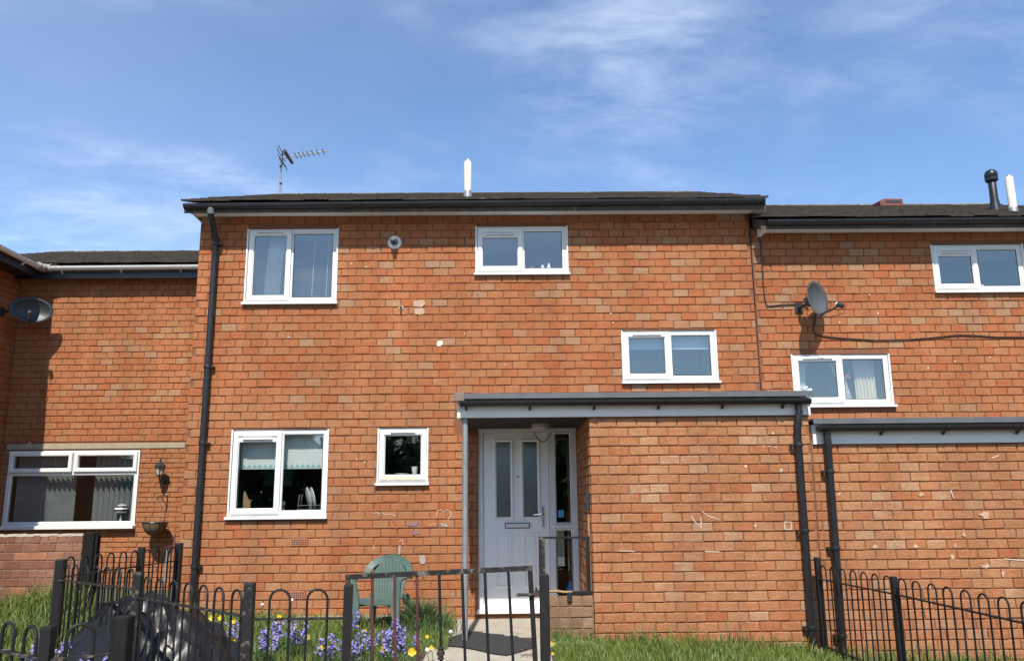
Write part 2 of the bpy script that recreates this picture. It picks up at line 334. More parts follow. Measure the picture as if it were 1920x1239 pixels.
def tag(o, label, cat, group=None):
    o['label'] = label; o['category'] = cat
    if group: o['group'] = group
    return o

# ------------------------------------------------------------------ brickwork
def brick_geo(L_, H, D, c, rnd, jit=.0027):
    x, z = L_/2, H/2; j = lambda k: (rnd.random()-.5)*2*k
    pr = j(.002)
    fr = [(-x+c+j(jit), pr+j(.0012), -z+c+j(jit)), (x-c+j(jit), pr+j(.0012), -z+c+j(jit)), (x-c+j(jit), pr+j(.0012), z-c+j(jit)), (-x+c+j(jit), pr+j(.0012), z-c+j(jit))]
    mid = [(-x+j(jit), c, -z+j(jit)), (x+j(jit), c, -z+j(jit)), (x+j(jit), c, z+j(jit)), (-x+j(jit), c, z+j(jit))]
    bk = [(-x, D, -z), (x, D, -z), (x, D, z), (-x, D, z)]
    fs = [(0,1,2,3)]
    for k in range(4):
        n = (k+1) % 4; fs += [(k, 4+k, 4+n, n), (4+k, 8+k, 8+n, 4+n)]
    return fr+mid+bk, fs
BCACHE = {}
def brick_data(L_, H, mat, var):
    key = (round(L_, 3), round(H, 3), mat.name, var)
    if key not in BCACHE:
        v, f = brick_geo(key[0], key[1], .06, .0045, random.Random(hash(key[:2])+var))
        me = bpy.data.meshes.new('brick'); me.from_pydata(v, [], f); me.update(); me.materials.append(mat); BCACHE[key] = me
    return BCACHE[key]
def subtract(x0, x1, z0, z1, ops):
    """clip one brick by the openings it meets"""
    segs = [(x0, x1)]
    for a, b, c, d in ops:
        if z1 <= c+.02 or z0 >= d-.02: continue
        new = []
        for s0, s1 in segs:
            if b <= s0 or a >= s1: new.append((s0, s1)); continue
            if a > s0: new.append((s0, a))
            if b < s1: new.append((b, s1))
        segs = new
    return [q for q in segs if q[1]-q[0] > .035]
def lay(x0, x1, z0, z1, course, pitch, ztop, phase=0, ops=(), joint=.010, tonef=None, flem=None):
    """running bond between x0..x1, courses counted down from ztop; returns (x0,x1,z0,z1,tone)"""
    out = []; k = 0; zt = ztop
    while zt > z0+.02:
        zb = zt-course
        if zt < z1+course:
            row = int(round((ztop-zt)/course))
            off = phase+(pitch/2 if row % 2 else 0)+(RNG.random()-.5)*.022
            xx = x0+off-pitch*2
            while xx < x1:
                ln = pitch*(1+(RNG.random()-.5)*.03)
                a, b = max(xx, x0), min(xx+ln, x1)
                if b-a > .05:
                    for s0, s1 in subtract(a, b, max(zb, z0), min(zt, z1), ops):
                        cx, cz = (s0+s1)/2, (zb+zt)/2
                        t = tonef(cx, cz) if tonef else RNG.random()
                        dz = (RNG.random()-.5)*.005
                        h0, h1 = max(zb, z0)+joint/2+dz, min(zt, z1)-joint/2+dz
                        if h1-h0 > .02: out.append((s0+joint/2, s1-joint/2, h0, h1, t))
                xx += ln
        zt = zb
    return out
def brickwork(parent, bricks, place, mats, limit=300):
    """place(u, d, z) -> world; the bricks that show largest are objects, the rest one part"""
    info = []
    for i, (a, b, c, d, t) in enumerate(bricks):
        p = place((a+b)/2, 0, (c+d)/2); x, y, z = px(p)
        vis = 0 <= x <= 1920 and 0 <= y <= 1239 and z > 0
        info.append(((0 if vis else 1), -((b-a)*(d-c)/(z*z))))
    order = sorted(range(len(bricks)), key=lambda i: info[i])
    each = set(order[:limit]) if limit else set()
    o0 = place(0, 0, 0); ex = (place(1, 0, 0)-o0); ey = (place(0, 1, 0)-o0)
    rot = Matrix((ex, ey, Vector((0,0,1)))).transposed().to_4x4()
    mb = MB(); tones = []
    for i, (a, b, c, d, t) in enumerate(bricks):
        u, z, L_, H = (a+b)/2, (c+d)/2, b-a, d-c
        if i in each and info[i][0] == 0:
            me = brick_data(round(L_/.004)*.004, round(H/.004)*.004, mats[0], RNG.randrange(5))
            o = bpy.data.objects.new('brick', me); COL.objects.link(o)
            o.parent = parent
            if parent.type == 'EMPTY': o.matrix_parent_inverse = Matrix.Translation(parent.location).inverted()
            o.matrix_basis = Matrix.Translation(place(u, 0, z)) @ rot; o['tone'] = float(t)
        else:
            v, f = brick_geo(L_, H, .06, .0045, RNG)
            mb.add([place(u+q[0], q[1], z+q[2]) for q in v], f); tones += [t]*len(f)
    if mb.v:
        o = mb.build('brickwork', mats[1], parent); o['kind'] = 'stuff'
        at = o.data.attributes.new('tone', 'FLOAT', 'FACE'); at.data.foreach_set('value', tones)
def plate(x0, x1, z0, z1, y0, y1, ops, mb=None):
    """wall sheet with openings left out"""
    mb = mb or MB(); xs = sorted({x0, x1, *[min(max(o[0], x0), x1) for o in ops], *[min(max(o[1], x0), x1) for o in ops]})
    zs = sorted({z0, z1, *[min(max(o[2], z0), z1) for o in ops], *[min(max(o[3], z0), z1) for o in ops]})
    for i in range(len(xs)-1):
        for k in range(len(zs)-1):
            cx, cz = (xs[i]+xs[i+1])/2, (zs[k]+zs[k+1])/2
            if any(o[0] < cx < o[1] and o[2] < cz < o[3] for o in ops): continue
            if xs[i+1]-xs[i] < 1e-4 or zs[k+1]-zs[k] < 1e-4: continue
            mb.box(xs[i], xs[i+1], y0, y1, zs[k], zs[k+1])
    return mb
def tone_main(x, z):
    r = RNG.random()
    pale = .03
    if z > 2.7: pale = .05
    if z > 3.2 and x > -2.0: pale = .10
    if 3.5 < z < 4.6 and x > .2: pale = .18
    if r < pale: return .74+.28*RNG.random()
    base = .30 if z > 2.5 else .44
    if RNG.random() < (.10 if z > 2.5 else .05): return .06+.1*RNG.random()
    return min(.74, max(.08, RNG.gauss(base+.03, .12)))
def tone_porch(x, z):
    if RNG.random() < .10: return .75+.2*RNG.random()
    return min(.72, max(.05, RNG.gauss(.46, .14)))
MORT = .011     # how far the joints lie behind the brick faces

# ------------------------------------------------------------------ windows
def window(parent, op, Y, split=.5, vent='head', mat=None, single=False, sillm=None, left_casement=True):
    x0, x1, z0, z1 = op; mat = mat or UPVC; yf = Y+.028
    sill_h = .03
    wn = MB(); zb = z0+sill_h
    wn.ring(x0+.004, x1-.004, zb, z1-.004, [(0, yf+.06), (0, yf), (.045, yf), (.052, yf+.012), (.052, yf+.055)])
    xm = x0+(x1-x0)*split
    if not single: wn.box(xm-.022, xm+.022, yf+.004, yf+.055, zb+.045, z1-.05)
    o = wn.build('window', mat, parent)
    # trims that close the gap to the bricks
    for xa, xb in ((x0-.006, x0+.012), (x1-.012, x1+.006)): MB().box(xa, xb, Y-.006, yf-.001, zb, z1-.004).build('side_trim', mat, o)
    s = MB(); s.add([(x0-.022, yf+.02, zb), (x1+.022, yf+.02, zb), (x1+.022, Y-.05, zb-.008), (x0-.022, Y-.05, zb-.008),
                     (x0-.022, yf+.02, z0-.002), (x1+.022, yf+.02, z0-.002), (x1+.022, Y-.05, z0-.006), (x0-.022, Y-.05, z0-.006)],
                    [(3,2,1,0), (4,5,6,7), (3,7,6,2), (0,4,7,3), (2,6,5,1), (1,5,4,0)])
    s.build('sill', sillm or mat, o)
    def pane(a, b, c, d, y):
        MB().box(a, b, y, y+.004, c, d).build('pane', GLASS, o)
        g = MB(); g.ring(a-.012, b+.012, c-.012, d+.012, [(0, y-.004), (.0165, y-.006), (.0165, y+.002)]); g.build('glazing_seal', BLACKPL, o)
    def casement(a, b):
        c = MB(); c.ring(a, b, zb+.026, z1-.03, [(0, yf+.01), (0, yf-.022), (.012, yf-.028), (.05, yf-.028), (.062, yf-.012), (.066, yf-.012), (.066, yf+.04)])
        c.build('casement', mat, o)
        pane(a+.066, b-.066, zb+.092, z1-.096, yf+.004)
        if vent:
            w_ = (b-a)*.62; cx = (a+b)/2; zz = z1-.058 if vent == 'frame' else z1-.118
            v = MB()
            if vent == 'head': v.box(cx-(b-a)/2+.067, cx+(b-a)/2-.067, yf-.016, yf+.003, z1-.152, z1-.0965)
            v.box(cx-w_/2, cx+w_/2, yf-.042, yf-.0285 if vent != 'head' else yf-.017, zz-.013, zz+.013, .004)
            v.build('trickle_vent', UPVC_OLD, o)
            MB().box(cx-w_/2+.006, cx+w_/2-.006, yf-.0435, yf-.0425, zz-.010, zz-.005).build('vent_slot', DARKFRAME, o)
    if single: casement(x0+.02, x1-.02)
    else:
        casement(x0+.022, xm+.012)
        MB().ring(xm+.016, x1-.045, zb+.04, z1-.045, [(0, yf-.004), (.012, yf-.006), (.024, yf+.008), (.024, yf+.03)]).build('bead', mat, o)
        pane(xm+.04, x1-.069, zb+.064, z1-.069, yf+.012)
    return o
def room(parent, x0, x1, z0, z1, y0, y1, mat):
    m = MB(); e = .25
    X0, X1, Z0, Z1 = x0-e, x1+e, z0-e*.6, z1+e*.3
    m.add([(X0,y0,Z0),(X1,y0,Z0),(X1,y1,Z0),(X0,y1,Z0),(X0,y0,Z1),(X1,y0,Z1),(X1,y1,Z1),(X0,y1,Z1)],
          [(0,1,2,3),(7,6,5,4),(1,5,6,2),(2,6,7,3),(3,7,4,0)])
    m.ring(X0, X1, Z0, Z1, [(0, y0), (.2, y0)]) if False else None
    return m.build('room_lining', mat, parent)

# ------------------------------------------------------------------ gutters, pipes, roofs
def half_pipe(mb, p0, p1, r, th=.005, n=10, drop=Vector((0, 0, 1))):
    """half-round channel open at the top, along p0 -> p1"""
    p0 = Vector(p0); p1 = Vector(p1); d = (p1-p0).normalized(); side = d.cross(Vector((0,0,1))).normalized(); vs = []; fs = []
    for p in (p0, p1):
        for rr in (r, r-th):
            for k in range(n+1):
                t = math.pi+math.pi*k/n; vs.append(p+side*math.cos(t)*rr+Vector((0,0,1))*math.sin(t)*rr)
    a = n+1
    for k in range(n):
        fs += [(k, k+1, 2*a+k+1, 2*a+k), (a+k+1, a+k, 3*a+k, 3*a+k+1), (k+1, k, a+k, a+k+1), (2*a+k, 2*a+k+1, 3*a+k+1, 3*a+k)]
    fs += [(0, 2*a, 3*a, a), (n, a+n, 3*a+n, 2*a+n)]
    return mb.add(vs, fs)
def gutter(parent, p0, p1, r, mat, marks=(), stopends=(1, 1), back=None):
    g = MB(); half_pipe(g, p0, p1, r); o = g.build('gutter', mat, parent, True)
    d = (Vector(p1)-Vector(p0)); ln = d.length; d.normalize()
    for k, e in zip((0, 1), stopends):
        if e:
            q = Vector(p0 if k == 0 else p1); c = MB()
            sd = d.cross(Vector((0,0,1))).normalized(); vs = []
            for off in (0, .012):
                for t in range(13):
                    an = math.pi+math.pi*t/12; vs.append(q+d*(off if k else -off)+sd*math.cos(an)*(r+.003)+Vector((0,0,1))*math.sin(an)*(r+.003))
            c.add(vs, [tuple(range(13)), tuple(range(25, 12, -1))]+[(t, t+13, t+14, t+1) for t in range(12)]+[(12, 25, 13, 0)])
            c.build('stop_end', mat, o)
    for s in marks:
        q = Vector(p0)+d*s; b = MB(); half_pipe(b, q-d*.016, q+d*.016, r+.006, .005)
        sd = Vector((0, 1, 0)) if abs(d.x) > .5 else Vector((-1, 0, 0))
        b.bar(q+sd*(r*.45)+Vector((0,0,-r-.002)), q+sd*(r*1.02)+Vector((0,0,-r-.028)), .022, .02)
        b.build('bracket', mat, o)
    return o
def downpipe(parent, pts, r, clips, mat=None, shoe=True):
    mat = mat or BLACKPL; o = MB().tube(pts, r, 14).build('downpipe', mat, parent, True)
    for z, side in clips:
        i = [k for k in range(len(pts)-1) if min(pts[k][2], pts[k+1][2]) <= z <= max(pts[k][2], pts[k+1][2])][-1]
        a, b = Vector(pts[i]), Vector(pts[i+1]); t = (z-a.z)/(b.z-a.z); q = a.lerp(b, t)
        c = MB(); c.lathe([(r+.007, -.018), (r+.009, -.012), (r+.009, .012), (r+.007, .018)], q, (0,0,1), 14)
        c.box(q.x+side*(r+.004), q.x+side*(r+.04), q.y-.006, q.y+r+.012, z-.011, z+.011).build('pipe_clip', mat, o)
    return o
def roof(parent, x0, x1, ye, ze, yr, pitch, gauge=.30, wide=.30, left=True, right=True, label=None, gable=True):
    t = math.tan(pitch); zr = ze+(yr-ye)*t
    slab = MB(); th = .10
    yb = 2*yr-ye
    slab.add([(x0+.02,ye+.05,ze+.004),(x1-.02,ye+.05,ze+.004),(x1-.02,yr,zr+.004),(x0+.02,yr,zr+.004),(x0+.02,yb,ze+.004),(x1-.02,yb,ze+.004),
              (x0+.02,ye+.05,ze-.12),(x1-.02,ye+.05,ze-.12),(x1-.02,yr,zr-.12),(x0+.02,yr,zr-.12),(x0+.02,yb,ze-.12),(x1-.02,yb,ze-.12)],
             [(0,1,2,3),(3,2,5,4),(7,6,9,8),(8,9,10,11),(0,6,7,1),(4,5,11,10),(0,3,9,6),(3,4,10,9),(1,7,8,2),(2,8,11,5)])
    o = slab.build('roof', TILE, parent)
    n = int((yr-ye)/math.cos(pitch)/gauge)+1
    ca, sa = math.cos(pitch), math.sin(pitch); field = MB()
    m = int(round((x1-x0)/wide)); wd = (x1-x0)/m
    for r_ in range(n):
        s0 = r_*gauge; s1 = min(s0+gauge+.06, (yr-ye)/ca)
        if s1-s0 < .05: continue
        shift = wd/2 if r_ % 2 else 0
        for k in range(-1, m+1):
            a, b = max(x0, x0+k*wd+shift), min(x1, x0+(k+1)*wd+shift)
            if b-a < .04: continue
            lf = .050+(RNG.random()-.5)*.012; tk = .024; ds = (RNG.random()-.5)*.012
            vs = []
            for s, up in ((s0-.01+ds, lf), (s1, .014)):
                for u_ in (0, -tk):
                    for x in (a+.002, b-.002):
                        tw = (RNG.random()-.5)*.004
                        vs.append((x, ye+s*ca-(up+u_+tw)*sa*1, ze+s*sa+(up+u_+tw)*ca))
            fs = [(0,1,5,4),(2,6,7,3),(0,2,3,1),(0,4,6,2),(1,3,7,5),(4,5,7,6)]
            if (left and a == x0) or (right and b == x1): MB().add(vs, fs).build('tile', TILE, o)
            else: field.add(vs, fs)
    field.build('tile_courses', TILE, o)['kind'] = 'stuff'
    k = 0; xx = x0+.02
    while xx < x1-.05:
        ln = min(.45, x1-.02-xx); r = MB(); prof = []
        for e, xe in ((0, xx), (1, xx+ln-.006)):
            for q in range(9):
                an = math.pi*q/8; prof.append((xe, yr-math.cos(an)*.125, zr-.035+math.sin(an)*.075+(.008 if e else 0)))
        r.add(prof, [(q, q+1, q+10, q+9) for q in range(8)]+[tuple(range(9)), tuple(range(17, 8, -1))])
        r.build('ridge_tile', RIDGE, o, True); xx += ln
    return o, zr

# ================================================================== THE SETTING
def ground_sheet():
    xs = sorted({-400, -150, -60, -25, -12, 12, 25, 60, 150, 400, *np.arange(-10, 10.1, .5).round(2)}); ys = sorted({-400, -150, -60, -25, -12, 20, 60, 150, 400, *np.arange(-9, 9.1, .5).round(2)})
    vs = [(x, y, gz(max(-10, min(10, x)))-.012) for y in ys for x in xs]; n = len(xs)
    return MB().add(vs, [(j*n+i, j*n+i+1, (j+1)*n+i+1, (j+1)*n+i) for j in range(len(ys)-1) for i in range(n-1)])
g = ground_sheet().build('ground', GROUND); g['kind'] = 'structure'
def strip(name, x0, x1, y0, y1, lift, mat, nx=6):
    m = MB(); m.sheet(lambda u, v: (x0+(x1-x0)*u, y0+(y1-y0)*v, gz(x0+(x1-x0)*u)+lift), nx, 2)
    o = m.build(name, mat); o['kind'] = 'structure'; return o
strip('road', -40, 40, -16, -10.6, .004, TARMAC, 60)
strip('bounce_pavement', -30, 30, -10.5, -5.7, .003, pm('bounce_pavement_concrete', (.36, .34, .30), (.28, .26, .23), 4, .9, .4), 60)  # unseen pale strip, added to bounce warm light onto soffits and lower walls
strip('garden_bed', -4.6, -.72, -4.9, -.02, -.004, SOIL, 10)
pv = MB()
pv.box(-.74, .40, -8.6, -1.62, -.08, -.006, .006)
pv.build('path', CONC)['kind'] = 'structure'
po = MB(); po.box(-.95, .84, -1.60, .02, -.08, .0, .008); po.build('porch_floor', CONC)['kind'] = 'structure'
strip('side_path', -12, -3.9, -6.5, -2.75, .002, CONC, 10)
lw_ = MB(); lw_.box(-3.84, -.96, -.14, .0, -.1, .055, .01); lw_.build('wall_footing', CONC)['kind'] = 'structure'

# ================================================================== MAIN HOUSE
YP = -1.45                                     # front plane of the porches
W1 = (-3.24, -2.095, 3.775, 4.772); W2 = (-.345, .82, 4.135, 4.787); W3 = (1.467, 2.64, 2.742, 3.41)
W4 = (-3.293, -2.13, 1.160, 2.219); W5 = (-1.53, -.927, 1.54, 2.223)
W6 = (3.565, 4.78, 2.43, 3.092); W7 = (5.46, 6.64, 3.862, 4.504)
DOOR = (-.317, .868, .088, 2.222)
XL, XJ = -3.846, 3.165
house = thing('terraced_house', 'red brick terraced house with green chair outside and white upper windows', 'house', (0, 0, 0))
ops = [W1, W2, W3, W4, W5, DOOR]
wall = plate(XL, XJ-.004, -.3, 4.99, MORT, .12, ops)
MB().box(XL+.002, XL+.12, .121, 6.4, -.3, 4.93).build('flank_wall', MORTAR, house)
MB().box(XL, XJ-.004, 6.401, 6.5, -.3, 4.93).build('back_wall', MORTAR, house)
wall = wall.build('wall', MORTAR, house)
bricks = lay(XL, XJ-.012, -.17, 4.97, .1, .1942, 5.03, .05, [W1, W2, W3, W4, W5, DOOR, (-.6, XJ, 2.2, 2.36)], tonef=tone_main)
brickwork(wall, bricks, lambda u, d, z: Vector((u, d, z)), BM['main'])
# left flank, returned for its full depth
fl = lay(0, 6.3, -.1, 4.93, .1, .1942, 4.93, .05, tonef=tone_main)
brickwork(wall, fl, lambda u, d, z: Vector((XL+d-.0085, 6.35-u, z)), BM['main'], 0)
MB().box(XJ-.012, XJ+.003, .0055, .0085, 2.3, 4.93).build('movement_joint', JOINT, house)
for wd, sp, vt, sg, mt in ((W1, .475, 'frame', 0, UPVC), (W2, .5, 'head', 0, UPVC), (W3, .5, 'frame', 0, UPVC), (W4, .505, 'head', 0, UPVC), (W5, .5, None, 1, UPVC)):
    o = window(house, wd, 0, sp, vt, mt, bool(sg), UPVC)
    if sg:
        MB().box(-1.38, -1.08, -.016, -.0005, 2.158, 2.176, .004).build('trickle_vent', UPVC_OLD, o)
        MB().box(W5[0]+.05, W5[1]-.09, -.0016, -.0004, W5[2]+.066, W5[2]+.10).build('yellow_stain', UPVC_STAIN, o)
for wd, mt in ((W1, ROOMU), (W2, ROOMU), (W3, ROOMU), (W4, ROOM), (W5, ROOM)):
    room(house, *wd, .125, 2.6, mt)
# eaves
ZF = 4.918
e = MB(); e.box(XL-.06, XJ+.02, -.25, -.228, ZF, ZF+.075, .003); fas = e.build('fascia', FASCIA, house)
MB().box(XL-.05, XJ+.01, -.226, .0, ZF+.012, ZF+.022).build('soffit', SOFFIT, house)
MB().box(XL-.062, XL-.045, -.252, .2, ZF-.004, ZF+.075, .003).build('barge_end', UPVC_OLD, house)
MB().box(XJ-.3, XJ+.06, -.253, -.22, ZF+.03, ZF+.06).build('fascia_cap', FASCIA, house) if False else None
gp0 = (XL-.075, -.306, 4.968); gp1 = (XJ+.085, -.306, 4.998)
gutter(house, gp0, gp1, .057, NAVYPL, [.05, .78, 1.55, 2.26, 3.03, 3.74, 4.5, 5.2, 5.97, 6.7, 7.1])
rf, ZR = roof(house, XL-.12, XJ+.14, -.33, 4.990, 3.25, math.atan((U(900, 361, 3.25).z-.055-4.990)/3.58))
gab = MB(); gab.add([(XL, .0, 4.93), (XL, 6.5, 4.93), (XL, 3.25, 6.3), (XL+.1, .0, 4.93), (XL+.1, 6.5, 4.93), (XL+.1, 3.25, 6.3)], [(0,2,1), (3,4,5), (0,3,5,2), (1,2,5,4)])
gab.add([(XJ-.1, .0, 4.93), (XJ-.1, 6.5, 4.93), (XJ-.1, 3.25, 6.3), (XJ, .0, 4.93), (XJ, 6.5, 4.93), (XJ, 3.25, 6.3)], [(0,2,1), (3,4,5), (0,3,5,2), (1,2,5,4)])
gab.build('gable', MORTAR, house)
# left downpipe with swan neck
xp = -3.62
dp = downpipe(house, [(xp+.015, -.306, 4.93), (xp+.015, -.30, 4.84), (xp, -.12, 4.69), (xp, -.058, 4.6), (xp, -.055, 4.2), (xp, -.055, .12)], .037, [(4.55, 1), (2.98, 1), (2.05, 1), (.62, 1)])
MB().lathe([(.044, 0), (.044, .07), (.039, .08)], (xp+.015, -.304, 4.845), (0,0,1), 14).build('pipe_socket', GREYTRIM, dp)
# flue terminal, weep pipe, air bricks
fx, fz = U(740, 455, 0).x, U(740, 455, 0).z
ft = MB().lathe([(.088, .012), (.088, -.006), (.078, -.018), (.05, -.024)], (fx, -.004, fz), (0, 1, 0), 24).build('flue_terminal', UPVC_OLD, house, True)
MB().lathe([(.046, 0), (.046, -.085), (.036, -.087)], (fx, -.02, fz), (0, 1, 0), 20).build('flue_sleeve', DARKFRAME, ft, True)
MB().lathe([(.026, 0), (.026, -.14), (.018, -.141)], (fx, -.02, fz), (0, 1, 0), 16).build('flue_pipe', GREYTRIM, ft, True)
wp = U(752, 577, 0)
MB().lathe([(.033, .01), (.03, -.006), (.02, -.008)], (wp.x, -.002, wp.z), (0, 1, 0), 12).build('pipe_collar', PALEMORT, house, True)
MB().lathe([(.014, 0), (.014, -.05), (.008, -.051)], (wp.x, -.006, wp.z), (0, 1, 0), 10).build('overflow_pipe', DARKFRAME, house, True)
for ax, ay in ((561, 1016), (556, 1115)):
    c = U(ax, ay, 0); a = MB().box(c.x-.098, c.x+.098, -.006, .02, c.z-.044, c.z+.044, .003).build('air_brick', pm('terracotta_air_brick', (.42, .17, .085), (.36, .14, .07), 12, .9, .2), house)
    for i in range(7):
        for j in range(3):
            x, z = c.x-.078+i*.026, c.z+(j-1)*.024; MB().box(x-.008, x+.008, -.0068, -.0055, z-.008, z+.008).build('vent_hole', DARKFRAME, a)
# roof flue pipe, with its metal foot
fp = U(877, 372, .35)
fl_ = MB().lathe([(.050, .12), (.050, .565), (.038, .585)], (fp.x, .35, fp.z-.06), (0,0,1), 18).build('boiler_flue', CREAM, house, True)
MB().lathe([(.056, -.1), (.055, .15), (.051, .16)], (fp.x, .35, fp.z-.06), (0,0,1), 18).build('flue_foot', GALV, fl_, True)
MB().lathe([(.040, .58), (.030, .61), (.012, .622)], (fp.x, .35, fp.z-.06), (0,0,1), 10).build('flue_cage', GALV, fl_)
# marks on the brickwork: small scabs of mortar, paint and chalk
def blot(parent, x, y, Y, w_, h_, mat, name='paint_mark', n=11, rough=.3, seed=0):
    c = U(x, y, Y); r = random.Random(seed+int(x)*7+int(y)); poly = []
    for k in range(n):
        a = 2*math.pi*k/n; q = 1+(r.random()-.5)*2*rough; sq = 1/max(abs(math.cos(a)), abs(math.sin(a)))**.7; poly.append((c.x+math.cos(a)*w_*q*sq, c.z+math.sin(a)*h_*q*sq))
    m = MB(); m.prism(poly, Y-.0065, Y+.002); return m.build(name, mat, parent)
def stroke(parent, pts, Y, r, mat, name='chalk_mark'):
    m = MB(); pts = [U(a, b, Y-.005) for a, b in pts]
    for p, q in zip(pts[:-1], pts[1:]):
        d = (q-p); n = Vector((-d.z, 0, d.x)).normalized()*r
        m.add([p-n, q-n*.8, q+n*.8, p+n], [(0,1,2,3)])
    return m.build(name, mat, parent)
blot(house, 825, 643, 0, .034, .036, WHITEPT, 'paint_blot')
for x, y, a, b in ((786, 569, .075, .042), (787, 584, .062, .042)): blot(house, x, y, 0, a, b, PALEMORT, 'mortar_patch', 13, .12)
blot(house, 792, 1048, 0, .036, .052, GREYPT, 'paint_patch', 8, .08); blot(house, 749, 1030, 0, .012, .05, GREYPT, 'paint_patch', 8, .15)
stroke(house, [(737, 974), (742, 982), (743, 992)], 0, .014, REDCH)
blot(house, 774, 982, 0, .06, .022, PURCH, 'chalk_smudge', 14, .35); blot(house, 779, 998, 0, .035, .022, PURCH, 'chalk_smudge', 14, .35); blot(house, 833, 984, 0, .045, .02, GREYPT, 'chalk_smudge', 14, .4)
for pts in ([(700, 962), (708, 960), (714, 966)], [(715, 960), (722, 964), (735, 963), (742, 967)], [(818, 968), (820, 957), (826, 955), (832, 960), (838, 955), (845, 958), (846, 966), (840, 974)],
            [(748, 1015), (754, 1011), (756, 1020)], [(700, 1030), (702, 1022)], [(806, 985), (812, 980), (818, 984)]): stroke(house, pts, 0, .0035, CHALK)
for x, y in ((669, 861), (684, 866), (659, 494), (687, 501), (541, 632), (871, 625), (947, 683), (1145, 588), (1149, 605)): blot(house, x, y, 0, .008, .008, WHITEPT, 'paint_fleck', 6)
for x, y in ((872, 552), (895, 552), (869, 572), (896, 573)): blot(house, x, y, 0, .006, .006, DARKFRAME, 'drill_hole', 6, .1)

# ---- the front door
dr = thing('x', 'x', 'x', (0, 0, 0)); bpy.data.objects.remove(dr)
x0, x1, z0, z1 = DOOR; yd = .035
fr = MB(); fr.ring(x0, x1, z0, z1, [(0, yd+.07), (0, yd), (.05, yd), (.062, yd+.014), (.062, yd+.06)])
xs = .53                                            # mullion between leaf and side light
fr.box(xs, xs+.075, yd+.001, yd+.06, z0+.05, z1-.055)
dfr = fr.build('door', UPVC_OLD, house)
MB().box(x0-.02, x1-.005, -.055, yd-.002, z0-.03, z0+.018, .004).build('threshold', UPVC, dfr)
lx0, lx1, lz0, lz1 = x0+.066, xs-.004, z0+.03, z1-.068; yl = yd+.012
gl = [(lx0+.145, lx0+.325, 1.145, 2.05), (lx0+.470, lx0+.650, 1.145, 2.05)]
leaf = plate(lx0, lx1, lz0, lz1, yl, yl+.045, gl); leaf = leaf.build('door_leaf', DOORP, dfr)
for a, b, c, d in gl:
    MB().ring(a-.028, b+.028, c-.028, d+.028, [(0, yl+.002), (0, yl-.010), (.008, yl-.014), (.020, yl-.014), (.034, yl-.002), (.034, yl+.02)]).build('glazing_frame', DOORP, dfr)
    MB().box(a, b, yl+.012, yl+.016, c, d).build('pane', GLASSF, dfr)
for a, b in ((lx0+.135, lx0+.335), (lx0+.460, lx0+.660)):
    MB().ring(a, b, .34, .975, [(0, yl+.004), (.006, yl-.007), (.020, yl-.009), (.034, yl+.006)]).build('moulding', DOORP, dfr)
    MB().box(a+.045, b-.045, yl-.007, yl+.01, .385, .93, .006).build('raised_panel', DOORP, dfr)
cxl = (gl[0][0]+gl[1][1])/2
lt = MB().box(cxl-.150, cxl+.150, yl-.016, yl, 1.018, 1.082, .005).build('letter_plate', DARKFRAME, dfr)
MB().box(cxl-.138, cxl+.138, yl-.021, yl-.0165, 1.028, 1.073, .004).build('letter_flap', UPVC, dfr)
hx = lx1-.07
hd = MB().box(hx-.014, hx+.014, yl-.012, yl, 1.02, 1.27, .006).build('handle_plate', CHROME, dfr)
MB().tube([(hx, yl-.005, 1.185), (hx, yl-.05, 1.185), (hx-.02, yl-.058, 1.183), (hx-.12, yl-.058, 1.18)], .010, 8).build('door_handle', CHROME, dfr, True)
MB().lathe([(.011, 0), (.011, -.012)], (cxl+.01, yl, 1.625), (0, 1, 0), 10).build('spy_hole', DARKFRAME, dfr)
for c, d in ((1.075, 2.142), (.165, .995)):
    a, b = xs+.082, x1-.075
    MB().ring(a-.014, b+.014, c-.014, d+.014, [(0, yd+.012), (.008, yd+.002), (.02, yd+.014), (.02, yd+.03)]).build('bead', UPVC_OLD, dfr)
    MB().box(a, b, yd+.022, yd+.026, c, d).build('pane', GLASS, dfr)
MB().box(xs+.075, x1-.06, yd+.003, yd+.055, 1.012, 1.058).build('transom', UPVC_OLD, dfr)
MB().box(xs+.105, xs+.175, yd+.018, yd+.0215, 1.14, 1.225).build('sticker', STICKER, dfr)
room(house, x0, x1, .1, 2.2, .125, 2.8, ROOM)

